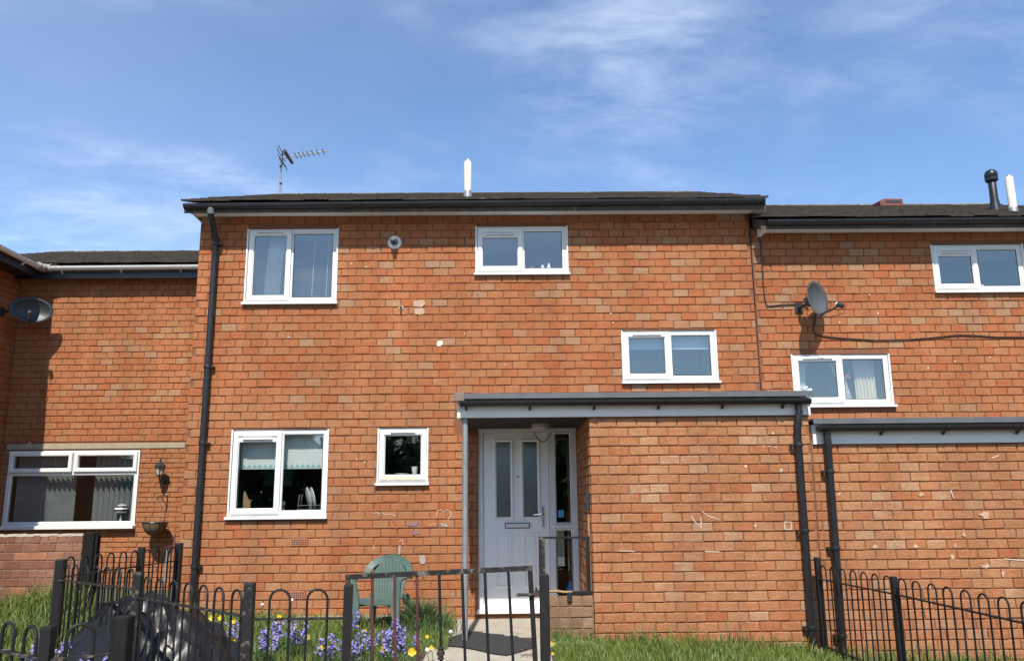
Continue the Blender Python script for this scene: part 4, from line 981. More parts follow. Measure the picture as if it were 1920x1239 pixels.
def drape(name, label, x0, x1, z0, z1, y, mat, waves=6, amp=.02, lean=0):
    m = MB(); m.sheet(lambda u, v: (x0+(x1-x0)*u+lean*v, y+amp*math.sin(u*waves*2*math.pi+v*1.3), z0+(z1-z0)*v), waves*8, 6)
    o = m.build(name, mat, None, 'full'); return tag(o, label, 'curtain')
drape('net_curtain', 'sheer net curtain gathered inside the tall upper window', W1[0]+.15, W1[0]+.36, W1[2]+.05, W1[3]-.06, .22, NETM, 5, .02, .06)
drape('curtain', 'cream curtain at the end of the neighbour window with flowers', W6[1]-.36, W6[1]-.10, W6[2]+.05, W6[3]-.04, .2, CURTC, 6, .018)
drape('net_curtain', 'sheer net curtain tied back in the neighbour window with flowers', W6[0]+.70, W6[0]+.82, W6[2]+.05, W6[3]-.04, .19, NETM, 4, .012, -.16)
drape('net_curtain', 'sheer net curtain behind white flowers in the neighbour window', W6[0]+.07, W6[0]+.2, W6[2]+.05, W6[3]-.04, .2, NETM, 4, .014, .06)
# left house vertical blinds
vbl = thing('vertical_blind', 'grey vertical blind drawn to both sides of the wide window', 'blind', (-6.5, YL+.15, 1.1))
MB().box(WL[0]+.05, WL[1]-.05, YL+.15, YL+.18, WL[3]-.05, WL[3]-.02).build('head_rail', SLATM, vbl)
k = 0
for a, b, st in ((WL[0]+.08, WL[0]+.98, .075), (WL[1]-.72, WL[1]-.06, .08)):
    xx = a
    while xx < b:
        MB().add([(xx, YL+.13, WL[2]+.08), (xx+.045, YL+.19, WL[2]+.08), (xx+.045, YL+.19, WL[3]-.05), (xx, YL+.13, WL[3]-.05)], [(0,1,2,3)]).build('slat', BLINDG, vbl); xx += st
so = U(228, 953, YL+.10); 
bowl = thing('striped_ornament', 'round black and white striped ornament inside the wide window', 'ornament', (so.x, so.y, so.z-.12))
for k in range(6):
    a = -1+k/3
    MB().lathe([(max(.02, .105*math.sqrt(max(.02, 1-(a)**2))), a*.08-.012), (max(.02, .105*math.sqrt(max(.02, 1-(a+.3)**2))), a*.08+.013)], so, (0,0,1), 14).build('band', CHINA if k % 2 else DARKFRAME, bowl, True)
MB().lathe([(.05, -.25), (.02, -.22), (.015, -.1)], so, (0,0,1), 10).build('foot', CHINA, bowl)
tag(MB().box(WL[0]+.1, WL[0]+.24, YL+.09, YL+.12, WL[2]+.07, WL[2]+.105, .004).build('red_box', REDCH), 'small red box at the shaded corner of the wide window', 'box')
# kitchen: dish rack with plates, two tins, board
kx0, kz0 = W4[0], W4[2]
rk = thing('dish_rack', 'wire dish rack on the kitchen window ledge', 'dish rack', (kx0+.98, .22, kz0+.06))
MB().tube([(kx0+.80, .17, kz0+.28), (kx0+.78, .17, kz0+.10), (kx0+1.10, .17, kz0+.10)], .007, 6).build('front_wire', STEELW, rk); MB().tube([(kx0+.78, .17, kz0+.15), (kx0+1.10, .17, kz0+.15)], .005, 6).build('side_wire', STEELW, rk)
MB().tube([(kx0+.80, .30, kz0+.28), (kx0+.78, .30, kz0+.10), (kx0+1.10, .30, kz0+.10)], .006, 6).build('back_wire', STEELW, rk)
for i, xx in enumerate((.88, .93)):
    tag(MB().lathe([(.03, -.008), (.085, -.004), (.135, .012), (.135, .017), (.085, .004), (.03, .001)], (kx0+xx, .24, kz0+.235), (1, .45, .25), 26).build('plate', CHINA, None, True), 'pale plate standing in the kitchen dish rack', 'plate', 'plates in the dish rack')
for i, zz in enumerate((.10, .175)):
    tag(MB().lathe([(.018, -.03), (.03, -.03), (.03, .0), (.018, .0)], (kx0+.60, .19, kz0+zz), (0, 1, 0), 14).build('napkin_ring', CHINA), 'white ring shape beside the kitchen window mullion', 'ring', 'white rings on the kitchen ledge')
tag(MB().prism([(kx0+.11, kz0+.07), (kx0+.20, kz0+.07), (kx0+.20, kz0+.20), (kx0+.165, kz0+.24), (kx0+.13, kz0+.32), (kx0+.11, kz0+.32)], .2, .22).build('chopping_board', pm('pale_wood', (.34, .22, .11), None, 12, .7)), 'brown wooden chopping board in the kitchen window', 'board')
tag(MB().box(kx0+.12, kx0+.5, .9, 1.2, kz0+.40, kz0+.78, .01).build('wall_cupboard', pm('teal_cupboard', (.03, .12, .13), None, 4, .5)), 'dark teal wall cupboard inside the kitchen', 'cupboard')
# cloakroom window: cup and dish
tag(MB().lathe([(.028, 0), (.040, .10), (.036, .10), (.026, .006)], (W5[1]-.17, .13, W5[2]+.12), (0,0,1), 16).build('cup', CHINA, None, True), 'white cup on the ledge of the small stained window', 'cup')
tag(MB().lathe([(.07, 0), (.09, .018), (.085, .02), (.06, .006)], (W5[1]-.33, .15, W5[2]+.12), (0,0,1), 18).build('saucer', CHINA, None, True), 'white saucer on the ledge of the small stained window', 'saucer')
# bathroom ornaments
for i, (xx, hh, mt) in enumerate(((.85, .07, CHINA), (.93, .09, CHINA), (.71, .05, PINK))):
    tag(MB().lathe([(.02, 0), (.028, hh*.4), (.012, hh*.8), (.018, hh)], (W2[0]+xx, .13, W2[2]+.10), (0,0,1), 12).build('ornament', mt, None, True), ('short white ornament on the upper middle window ledge', 'taller white ornament on the upper middle window ledge', 'small pink ornament on the upper middle window ledge')[i], 'ornament')
tag(MB().lathe([(.05, 0), (.055, .01), (.03, .035), (.02, .04)], (W7[0]+.66, .13, W7[2]+.10), (0,0,1), 14).build('dish', CHINA, None, True), 'small white dish on the high neighbour window ledge', 'dish')
# neighbour sill: white flowers, orchid
fl1 = thing('flower_pot', 'pot of white flowers in the neighbour window', 'plant', (W6[0]+.27, .15, W6[2]+.10))
MB().lathe([(.035, 0), (.05, .09), (.045, .09)], (W6[0]+.20, .15, W6[2]+.10), (0,0,1), 12).build('pot', DISHG, fl1, True)
for k in range(9):
    c = Vector((W6[0]+.24+RNG.uniform(-.06, .07), .15+RNG.uniform(-.02, .02), W6[2]+.245+RNG.uniform(-.02, .02))); MB().lathe([(.008, -.01), (.024, 0), (.016, .012), (.004, .016)], c, (RNG.uniform(-.4, .4), -1, .5), 7).build('blossom', CHINA, fl1)
MB().tube([(W6[0]+.2, .15, W6[2]+.18), (W6[0]+.24, .15, W6[2]+.24)], .006, 5).build('stem', LEAF, fl1)
fl2 = thing('orchid', 'pale potted orchid with red blooms in the neighbour window', 'plant', (W6[0]+.71, .16, W6[2]+.10))
MB().lathe([(.045, 0), (.058, .09), (.05, .09)], (W6[0]+.71, .16, W6[2]+.09), (0,0,1), 14).build('pot', pm('grey_pot', (.4, .42, .43), None, 9, .5), fl2, True)
MB().tube([(W6[0]+.70, .16, W6[2]+.17), (W6[0]+.73, .15, W6[2]+.28), (W6[0]+.70, .15, W6[2]+.40), (W6[0]+.66, .15, W6[2]+.44)], .006, 6).build('stem', pm('pale_stem', (.5, .5, .38), None, 9, .6), fl2)
for k in range(6): MB().lathe([(.004, -.01), (.02, 0), (.012, .01)], (W6[0]+.66+k*.022, .15, W6[2]+.40+.02*math.sin(k*2)), (0, -1, .3), 6).build('bloom', PINK, fl2)
# blue bottle inside the side light
bt = thing('bottle', 'bright blue plastic bottle standing inside the door side light', 'bottle', (.78, .12, .12))
bb = Vector((.765, .10, .12))
MB().lathe([(.042, 0), (.045, .02), (.045, .20), (.03, .26), (.014, .28)], bb, (0,0,1), 14).build('bottle_body', BLUEP, bt, True)
MB().lathe([(.0455, .07), (.0455, .13)], bb, (0,0,1), 14).build('label_band', BLUED, bt, True)

# ================================================================== FENCES AND GATE
def post(parent, x, y, zb, zt, w_, mat, tilt=0):
    m = MB(); m.add([(x-w_/2, y-w_/2, zb), (x+w_/2, y-w_/2, zb), (x+w_/2, y+w_/2, zb), (x-w_/2, y+w_/2, zb)]+[(x+tilt+s*w_/2*.92, y+q*w_/2*.92, zt) for s, q in ((-1,-1),(1,-1),(1,1),(-1,1))]+
                    [(x+tilt*.98+s*w_/2, y+q*w_/2, zt-.008) for s, q in ((-1,-1),(1,-1),(1,1),(-1,1))],
                    [(3,2,1,0), (4,5,6,7)]+[(k, (k+1) % 4, 8+(k+1) % 4, 8+k) for k in range(4)]+[(8+k, 8+(k+1) % 4, 4+(k+1) % 4, 4+k) for k in range(4)])
    return m.build('post', mat, parent)
def hoops(parent, A, B, n, rail0, rail1, top0, top1, mat, rmat, width=.105, m0=.5, m1=.5, r=.0068):
    """bow-topped bars between two posts A and B (x, y)"""
    A = Vector((A[0], A[1], 0)); B = Vector((B[0], B[1], 0)); d = (B-A); ln = d.length; d.normalize()
    pitch = ln/(n-1+m0+m1)
    for k in range(n):
        s = (m0+k)*pitch; t = s/ln; zr, zt = rail0+(rail1-rail0)*t, top0+(top1-top0)*t
        c = A+d*s; h = width/2; g0 = gz(c.x); pts = [c-d*h+Vector((0,0,g0+.02)), c-d*h+Vector((0,0,zr))]
        for j in range(9):
            a = math.pi*(1-j/8); pts.append(c+d*h*math.cos(a)+Vector((0,0,zt-h+h*math.sin(a))))
        pts += [c+d*h+Vector((0,0,zr)), c+d*h+Vector((0,0,g0+.02))]
        jx = (RNG.random()-.5)*.006
        pts = [p+Vector((jx, 0, (RNG.random()-.5)*.002)) for p in pts]
        MB().tube(pts, r, 7).build('hoop_bar', mat, parent, True)
    MB().bar(A+Vector((0,0,rail0)), B+Vector((0,0,rail1)), .034, .009).build('top_rail', rmat, parent)
    MB().bar(A+Vector((0,0,gz(A.x)+.10)), B+Vector((0,0,gz(B.x)+.10)), .034, .009).build('bottom_rail', rmat, parent)
YD = -5.08
PA = (UX(466, 1150, YD), YD); PB = (UX(652, 1150, YD), YD)
P2 = (-2.40, -4.11); P3 = (-3.43, -3.18); P4 = (-3.305, -1.30)
f1 = thing('railing_panel', 'short black iron panel of two bow-topped bars beside the open-barred gate', 'railing', (PA[0]+.3, YD, gz(PA[0])))
post(f1, PA[0], PA[1], gz(PA[0])-.05, UZ(468, 1091, YD), .05, IRONW)
gp = post(f1, PB[0], PB[1], gz(PB[0])-.05, UZ(652, 1095, YD), .042, IRON)
hoops(f1, PA, PB, 2, .745, .745, .893, .893, IRON, IRONW, .108, .85, .85)
f2 = thing('railing_panel', 'weathered bow-topped iron panel in front of the black plastic heap', 'railing', (P2[0]+.5, P2[1]-.5, gz(P2[0])))
post(f2, P2[0], P2[1], gz(P2[0])-.05, .912, .05, IRONW)
hoops(f2, P2, PA, 7, .752, .757, .885, .885, IRON, IRONW, .105, .7, .7)
f3 = thing('railing_panel', 'bow-topped iron panel rising from bluebells before the low brick garden wall', 'railing', (P3[0]+.5, P3[1]-.5, gz(P3[0])))
post(f3, P3[0], P3[1], gz(P3[0])-.05, .935, .062, IRON)
hoops(f3, P3, P2, 7, .78, .80, .90, .925, IRON, IRONW, .105, .6, .7)
f4 = thing('railing_panel', 'bow-topped iron panel running back to the house under the hanging basket', 'railing', (P4[0], P4[1]-.5, gz(P4[0])))
post(f4, P4[0], P4[1], gz(P4[0])-.05, .955, .062, IRON)
pmid = (P3[0]+(P4[0]-P3[0])*.62, P3[1]+(P4[1]-P3[1])*.62); post(f4, pmid[0], pmid[1], gz(P4[0])-.05, .955, .05, IRON)
hoops(f4, P3, pmid, 6, .80, .79, .945, .93, IRON, IRON, .105, .6, .6); hoops(f4, pmid, P4, 4, .79, .784, .93, .92, IRON, IRON, .105, .6, .6)
sp = thing('metal_spike', 'thin rusty spike with crossbar and silver strip beside the railing post', 'spike', (P4[0]-.1, P4[1], .1))
MB().tube([U(326, 1100, -1.35), U(328, 1000, -1.35)], .006, 6).build('rod', IRONR, sp); MB().tube([U(308, 1026, -1.35), U(325, 1023, -1.35)], .006, 6).build('cross_bar', IRONR, sp)
MB().bar(U(310, 1090, -1.36), U(315, 1028, -1.36), .022, .02).build('silver_strip', GALV, sp)
bp_ = U(168, 1050, -.12)
wp_ = MB(); wp_.box(bp_.x-.075, bp_.x+.055, -.18, -.06, gz(-4.8)-.1, UZ(168, 998, -.12), .01); wp_.box(bp_.x+.056, bp_.x+.085, -.15, -.07, gz(-4.8)-.1, UZ(168, 1002, -.12), .006)
tag(wp_.build('timber_post', TIMBER), 'thick dark timber post at the end of the low garden wall', 'post')
# nearest railing, low left
YC = -6.02
c0 = (UX(89, 1200, YC), YC); c1 = (UX(228, 1200, YC+.12), YC+.12); cm = (c0[0]-.98, c0[1]+.66)
f5 = thing('railing_panel', 'low bow-topped iron railing beside the neighbour path and grass', 'railing', (c0[0], c0[1], gz(c0[0])))
post(f5, c0[0], c0[1], gz(c0[0])-.05, UZ(90, 1173, YC), .044, IRON)
hoops(f5, cm, c0, 6, .735, .73, .852, .85, IRON, IRONW, .105, .5, .75, .008); hoops(f5, c0, c1, 1, .73, .73, UZ(150, 1173, YC), UZ(150, 1173, YC), IRON, IRONW, .100, .85, 1.1, .008)
tp = MB(); tp.box(c1[0]-.036, c1[0]+.036, c1[1]-.036, c1[1]+.036, -.05, UZ(228, 1154, c1[1]), .006)
tag(tp.build('timber_post', TIMBER), 'squat dark post in front of the black plastic heap', 'post')
# right-hand fence
R1 = (3.05, -1.62); R3 = (3.27, -4.23); f6 = thing('railing_panel', 'long bow-topped railing in front of the right-hand brick porch', 'railing', (3.15, -2.9, -.16))
R2 = (R1[0]+(R3[0]-R1[0])*.485, R1[1]+(R3[1]-R1[1])*.485)
post(f6, R1[0], R1[1], -.4, .772, .05, IRON, -.005); post(f6, R2[0], R2[1], -.4, UZ(1681, 1080, R2[1]), .042, IRON)
hoops(f6, R1, R2, 7, .566, .57, .70, .703, IRON, IRON, .10, .55, .55); hoops(f6, R2, R3, 7, .57, .556, .703, .69, IRON, IRON, .10, .6, .6); 
R4 = (3.35, -5.2); hoops(f6, R3, R4, 5, .556, .55, .69, .69, IRON, IRON, .10, .5, .5)
# gate
gt = thing('garden_gate', 'rusty red and black iron garden gate of plain vertical bars', 'gate', (-.35, YD, 0))
g0 = U(651, 1082, YD); g1 = U(994, 1065, YD)
MB().bar((g0.x-.012, YD+.02, g0.z), (g1.x+.013, YD+.02, g1.z), .020, .026).build('top_rail', IRONW, gt)
MB().bar((g0.x, YD+.02, g0.z-.014), (g0.x+.01, YD+.02, .08), .022, .022).build('hinge_stile', IRONR, gt)
s1 = U(1004, 1230, YD); MB().bar((g1.x, YD+.02, g1.z-.014), (s1.x+.02, YD+.02, .08), .026, .022).build('latch_stile', IRON, gt)
MB().bar((g0.x+.01, YD+.02, .10), (s1.x+.02, YD+.02, .12), .020, .026).build('bottom_rail', IRONW, gt)
for k, (xt, xb) in enumerate(((697, 697), (739, 740), (781, 783), (823, 827), (866, 872), (909, 916), (953, 962))):
    t = (xt-651)/(994-651); a = U(xt, 1082-17*t, YD); b = U(xb, 1239, YD)
    bt_ = Vector((b.x+(b.x-a.x)*.9, YD+.02, .11)); tp_ = Vector((a.x, YD+.02, a.z-.012))
    ba = MB().tube([tp_, bt_], .0078, 8).build('bar', IRONR if k < 3 else IRON, gt, True)
    if k == 3:
        c = tp_.lerp(bt_, (1227-1075)/(1239-1075)*.47)
        q_ = U(826.5, 1224, YD+.02)
        MB().lathe([(.009, -.034), (.019, -.026), (.012, -.018), (.021, -.006), (.021, .006), (.012, .018), (.018, .024), (.009, .032)], q_, (0,0,1), 12).build('collar', IRONW, ba, True)
bz = U(990, 1114, YD).z
MB().tube([(U(968, 1114, YD).x, YD-.005, bz), (U(1011, 1113, YD).x, YD-.005, bz)], .008, 8).build('latch_bolt', IRONW, gt)
MB().box(U(1001, 1, YD).x if False else U(1002, 1112, YD).x, U(1012, 1112, YD).x, YD-.02, YD+.02, bz-.012, bz+.02).build('latch_catch', IRONR, gt); MB().tube([(U(1006, 1110, YD).x, YD-.006, bz+.02), (U(1005, 1103, YD).x, YD-.006, bz+.04)], .006, 6).build('latch_knob', IRONW, gt)
lp = U(1020, 1150, YD); lpt = UZ(1018, 1076, YD)
tag(MB().add([], []).box(lp.x-.022, lp.x+.030, YD-.025, YD+.03, -.06, lpt, .004).build('gate_post', IRON), 'black square steel gate post with latch, standing before the front door', 'post')

# ================================================================== THE GREEN CHAIR
CH = Vector((UX(718, 1110, -.92), -.92, .02)); RZ = math.radians(-13)
ch = thing('garden_chair', 'green plastic garden chair with slatted round back against the brick wall', 'chair', CH)
CS = .89
def cw(x, y, z): return CH+Vector((x*math.cos(RZ)-y*math.sin(RZ), x*math.sin(RZ)+y*math.cos(RZ), z))*CS
def ribbon(pts, wfun, tfun, mat, name, n=1):
    """flat strap along pts: (centre, side vector, thickness vector)"""
    m = MB(); vs = []
    for c, s, t in pts: vs += [c-s-t, c+s-t, c+s+t, c-s+t]
    k = len(pts); fs = [(3,2,1,0), tuple(4*(k-1)+i for i in range(4))]
    for i in range(k-1):
        for j in range(4): fs.append((4*i+j, 4*i+(j+1) % 4, 4*i+4+(j+1) % 4, 4*i+4+j))
    m.add(vs, fs); return m.build(name, mat, ch, True)
def rot(v): return Vector((v[0]*math.cos(RZ)-v[1]*math.sin(RZ), v[0]*math.sin(RZ)+v[1]*math.cos(RZ), v[2]))*CS
# seat (front is -y)
def seat(u, v):
    x = (u-.5)*(.44-.06*v); y = -.22+.42*v; z = .395-.035*v-.018*math.cos((u-.5)*math.pi)*math.sin(v*math.pi)
    if v < .12: z -= (.12-v)**2*2.2
    return cw(x, y, z)
m = MB(); m.sheet(seat, 12, 10); m.sheet(lambda u, v: seat(1-u, v)-Vector((0,0,.012)), 12, 10); m.build('seat', GREENPL, ch, 'full')
m = MB(); m.sheet(lambda u, v: cw((u-.5)*.46, -.222-.012*math.cos((u-.5)*math.pi), .39-.06*v-.012*math.cos((u-.5)*math.pi*1.0)*v), 12, 2)
m.sheet(lambda u, v: cw((.5-u)*.46, -.205-.012*math.cos((u-.5)*math.pi), .39-.06*v-.012*math.cos((u-.5)*math.pi)*v), 12, 2); m.build('seat_apron', GREENPL, ch, 'full')
m = MB(); m.sheet(lambda u, v: cw((u-.5)*.44, -.20, .325-.03*v+.02*math.cos((u-.5)*math.pi)), 12, 1); m.build('lower_apron', GREENPL, ch, 'full')
# legs, flared channel sections
for sx in (-1, 1):
    pts = [(cw(sx*x, y, z), rot((w_, 0, 0)), rot((0, .016, 0))) for x, y, z, w_ in ((.285, -.27, 0, .034), (.268, -.255, .15, .042), (.248, -.235, .30, .054), (.252, -.232, .42, .048), (.272, -.235, .53, .036), (.285, -.235, .60, .034))]
    ribbon(pts, None, None, GREENPL, 'front_leg')
    pts = [(cw(sx*x, y, z), rot((w_, 0, 0)), rot((0, .016, 0))) for x, y, z, w_ in ((.25, .30, 0, .03), (.235, .27, .15, .036), (.215, .235, .30, .045), (.20, .215, .40, .045))]
    ribbon(pts, None, None, GREENPL, 'rear_leg')
# hoop: arm rest -> round back -> arm rest
hp = []
n = 36
for i in range(7): hp.append((-.29+.012*i/7, -.235+.40*i/7, .60+.008*math.sin(i/7*3), 1-.3*i/7))
for i in range(23):
    ph = -math.pi/2+math.pi*i/22; hp.append((.278*math.sin(ph), .285-.12*abs(math.sin(ph))**2.5, .60+.215*math.cos(ph)**.85 if abs(ph) < 1.57 else .60, .62*abs(math.sin(ph))**3))
for i in range(6, -1, -1): hp.append((.29-.012*i/7, -.235+.40*i/7, .60+.008*math.sin(i/7*3), 1-.3*i/7))
n = len(hp)-1
pts = []
for i, (x, y, z, s) in enumerate(hp):
    c = cw(x, y, z); lie = min(1, max(0, (s-.5)/.3))
    up = Vector((0, 0, 1)); bk = rot((0, 1, 0)); sd_ = rot((1 if x > 0 else -1, 0, 0))
    p0 = hp[max(0, i-1)]; p1 = hp[min(n, i+1)]; tan = (cw(*p1[:3])-cw(*p0[:3])).normalized()
    nrm = (bk*(1-lie)+up*lie).normalized(); side = tan.cross(nrm).normalized(); nrm = side.cross(tan).normalized()
    pts.append((c, side*(.034-.006*lie), nrm*.010))
ribbon(pts, None, None, GREENPL, 'arm_hoop')
for k in range(9):                       # fan of slats in the back
    u = (k-4)/4; xb, xt = u*.128, u*.188
    zt = .80-.035*abs(u)**2.2
    p = [(cw(xb+(xt-xb)*q, .185+.075*q, .36+(zt-.36)*q), rot((.0142+.0072*q, 0, 0)), rot((0, .006, 0))) for q in (0, .33, .66, 1)]
    ribbon(p, None, None, GREENPL, 'back_slat')
for sx in (-1, 1):
    p = [(cw(sx*(.155+.062*q), .185+.075*q, .36+(.745-.36)*q), rot((.017, 0, 0)), rot((0, .010, 0))) for q in (0, .33, .66, 1)]
    ribbon(p, None, None, GREENPL, 'back_stile')

# ================================================================== MAT, PLASTIC HEAP
pol = [(828, 1199), (850, 1192), (872, 1186), (884, 1183), (904, 1184), (905, 1186), (925, 1188), (944, 1189), (948, 1192), (970, 1192), (974, 1195), (1002, 1196), (1003, 1211), (980, 1219), (950, 1227), (925, 1224), (890, 1216), (860, 1211), (830, 1209)]
P = [UG(a, b, .006) for a, b in pol]; mm = MB(); n = len(P)
mm.add([(p.x, p.y, .010) for p in P]+[(p.x, p.y, .0015) for p in P], [tuple(range(n))[::-1]]+[(i, (i+1) % n, (i+1) % n+n, i+n) for i in range(n)])
tag(mm.build('door_mat', MATM), 'dark worn mat with a ragged edge on the concrete porch floor', 'mat')
hc = (-2.52, -3.52)
def heap(u, v):
    a = (u-.5)*2; b = (v-.5)*2; r = math.sqrt(a*a+b*b); base = max(0, 1-r**2.0)
    p = Vector((a*2.2, b*2.2, 3.1)); cr_ = abs(noise.noise(p))*.7+abs(noise.noise(p*2.1))*.4+abs(noise.noise(p*4.7))*.10
    h = .62*base**.55*(.80+.32*math.exp(-((a+.25)**2+(b+.1)**2)*2.0))-cr_*.34*min(1, base*3)+.05
    return (hc[0]+a*.74+.03*noise.noise(p*2+Vector((4,0,0))), hc[1]+b*.55, gz(hc[0])-.01+max(0, h))
m = MB(); m.sheet(heap, 54, 46); o = m.build('plastic_heap', SHEET, None, True); tag(o, 'crumpled black plastic sheet heaped behind the railings', 'plastic sheet')

# ================================================================== PLANTS
def blades(name, spots, mat, parent=None):
    """spots: x, y, ground, height, lean; three-sided tapering blades"""
    S = np.array(spots); n = len(S); a = NR.uniform(0, 2*np.pi, n); w_ = NR.uniform(.0022, .0045, n)*(1+S[:, 3]*1.2); f = NR.uniform(0, 2*np.pi, n)
    cx, sx = np.cos(f)*w_, np.sin(f)*w_; ln = S[:, 4]; dx_, dy_ = np.cos(a)*ln, np.sin(a)*ln
    V = np.zeros((n, 5, 3)); x, y, z, h = S[:, 0], S[:, 1], S[:, 2], S[:, 3]
    V[:, 0] = np.c_[x-cx, y-sx, z-.01]; V[:, 1] = np.c_[x+cx, y+sx, z-.01]
    V[:, 2] = np.c_[x+dx_*.3-cx*.8, y+dy_*.3-sx*.8, z+h*.62]; V[:, 3] = np.c_[x+dx_*.3+cx*.8, y+dy_*.3+sx*.8, z+h*.62]
    V[:, 4] = np.c_[x+dx_, y+dy_, z+h]
    b = np.arange(n)[:, None]*5
    F = [tuple(q) for q in (b+np.array([0, 1, 3, 2])).tolist()]+[tuple(q) for q in (b+np.array([2, 3, 4])).tolist()]
    me = bpy.data.meshes.new(name); me.from_pydata(V.reshape(-1, 3).tolist(), [], F); me.update(); me.materials.append(mat)
    return link(name, me, parent)
def scatter(x0, x1, y0, y1, n, h0, h1, dens=None):
    out_ = []
    while len(out_) < n:
        x, y = RNG.uniform(x0, x1), RNG.uniform(y0, y1)
        q = .5+.5*noise.noise((x*1.7, y*1.7, 2)) + .25*noise.noise((x*6, y*6, 9))
        if dens and not dens(x, y): continue
        if RNG.random() > .25+q: continue
        h = (h0+(h1-h0)*RNG.random()**1.6)*(.55+q*.8); out_.append((x, y, gz(x), h, h*RNG.uniform(.1, .65)))
    return out_
inheap = lambda x, y: ((x-hc[0])/.7)**2+((y-hc[1])/.5)**2 < .8
gr = scatter(-4.3, -.76, -3.6, -.12, 26000, .03, .15, lambda x, y: not inheap(x, y) and y > -3.6)
gr += scatter(-.85, -.55, -1.9, -.2, 900, .04, .2)
gr += scatter(-8.5, -4.3, -2.5, -.03, 15000, .03, .12)
gr += scatter(-4.4, -2.9, -3.6, -1.6, 3800, .14, .38)
gr += scatter(-5.3, -4.7, -.6, -.05, 1300, .14, .42) + scatter(-7.0, -5.2, -.5, -.05, 2400, .1, .34)
gr += scatter(.44, 3.1, -3.3, -1.47, 19000, .03, .14)
gr += scatter(.45, 2.9, -1.60, -1.465, 1100, .05, .22)
gr += scatter(2.9, 6.5, -3.6, -1.47, 5000, .05, .18)
o = blades('grass', gr, GRASS); o['kind'] = 'stuff'; o['label'] = 'rough green grass growing in front of the brick houses'
# stalks with seed heads by the porch wall
for i, x in enumerate(()): pass
# long grass beside the chair
c = UG(792, 1190, 0); sp_ = []
for k in range(1500):
    a = RNG.uniform(0, 2*math.pi); r = abs(RNG.gauss(0, .20)); h = RNG.uniform(.16, .44)*(1-.5*min(1, r/.45)); sp_.append((c.x-.02+r*math.cos(a), -1.02+r*.75*math.sin(a), .0, h, h*RNG.uniform(.25, .85)))
tag(blades('grass_tuft', sp_, TUFT), 'long dark green grass tuft beside the green chair', 'grass tuft')
# seed stalks
def stalk(x, y, Y, h_, bend):
    p = UG(x, y, 0) if Y is None else Vector((UX(x, y, Y), Y, gz(UX(x, y, Y))))
    m = MB(); pts = [p+Vector((bend*.9*t**3.0, 0, h_*(1-(1-t)**1.6) - (abs(bend)*.9*max(0, t-.72)))) for t in np.linspace(0, 1, 8)]
    m.tube(pts, [.0035]*6+[.005, .003], 5); return m
for i, (x, y, hh, bd) in enumerate(((1205, 1195, .26, 0), (1226, 1195, .30, .10), (1297, 1195, .22, .05), (1364, 1195, .30, 0), (1386, 1195, .30, .10), (1120, 1190, .22, .04), (1318, 1195, .2, .08), (1160, 1195, .18, .05))):
    tag(stalk(x, y, -1.58, hh, bd).build('seed_stalk', TUFT), 'thin bent grass stalk standing against the porch brickwork', 'grass stalk', 'stalks along the porch wall')
for i, (x, y, hh, bd) in enumerate(((840, 1185, .26, -.14), (848, 1190, .20, .1), (560, 1185, .34, .05), (580, 1185, .30, .08), (402, 1180, .28, .06))):
    tag(stalk(x, y, -.7, hh, bd).build('seed_stalk', DRYM), 'brown bent stalk standing before the main house wall', 'grass stalk', 'stalks along the house wall')
# bluebells
def bluebell(c, size, n, idx, label):
    t = thing('bluebell_clump', label, 'flowers', c, 'bluebell clumps among the grass')
    lf = []; st = MB(); fl = MB()
    for k in range(int(90*size)):
        a = RNG.uniform(0, 2*math.pi); r = RNG.uniform(0, .2*size); h = RNG.uniform(.14, .30); lf.append((c[0]+r*math.cos(a), c[1]+r*math.sin(a)*.7, c[2], h, h*RNG.uniform(.3, .9)))
    attach(blades('leaves', lf, LEAF), t)
    t.children[0]['kind'] = 'stuff'
    for k in range(int(n*.9)):
        a = RNG.uniform(0, 2*math.pi); r = .17*size*math.sqrt(RNG.random()); b = Vector((c[0]+r*math.cos(a), c[1]+r*math.sin(a)*.7, c[2])); h = RNG.uniform(.22, .36)
        tip = b+Vector((RNG.uniform(-.06, .06), RNG.uniform(-.05, .05), h)); st.tube([b, b.lerp(tip, .6), tip], .003, 4)
        for q in range(9):
            p = b.lerp(tip, .6+.4*q/8)+Vector((RNG.uniform(-.02, .02), RNG.uniform(-.02, .02), -.006)); ax = Vector((RNG.uniform(-1, 1), RNG.uniform(-1, 1), -.7)).normalized()
            o_ = ax.orthogonal().normalized(); s_ = ax.cross(o_); w_ = .0105; vs = [p-ax*.008]+[p+ax*.012+(o_*math.cos(2*math.pi*j/6)+s_*math.sin(2*math.pi*j/6))*w_*(1 if j % 2 else 1.5) for j in range(6)]
            fl.add(vs, [(0, 1+j, 1+(j+1) % 6) for j in range(6)])
    st.build('stems', LEAF, t)['kind'] = 'stuff'; fl.build('bells', BELL, t)['kind'] = 'stuff'
BB = [((540, 1192), -2.4, 1.15, 18, 'bluebell clump behind the two-bar railing panel'), ((625, 1225), -3.0, .8, 10, 'bluebell clump at the foot of the gate hinge post'),
      ((735, 1205), -2.3, 1.1, 15, 'bluebell clump seen through the rusty gate bars'), ((745, 1232), -2.9, .8, 9, 'low bluebell clump seen through the rusty gate bars'),
      ((690, 1232), -2.9, .7, 9, 'bluebell clump just inside the gate hinge'), ((445, 1170), -2.4, .6, 6, 'bluebell clump beside the weathered square railing post'),
      ((100, 1212), -3.75, 1.0, 20, 'dense bluebell clump beside the low railing and neighbour path'), ((190, 1178), -2.9, .8, 7, 'sparse bluebell clump behind the railings near the garden wall'),
      ((170, 1235), -4.3, .8, 7, 'bluebell clump under the large railing hoop'), ((655, 1182), -1.8, .5, 4, 'small bluebell clump in front of the green chair'), ((495, 1228), -2.9, .7, 8, 'bluebell clump beside the black plastic sheet')]
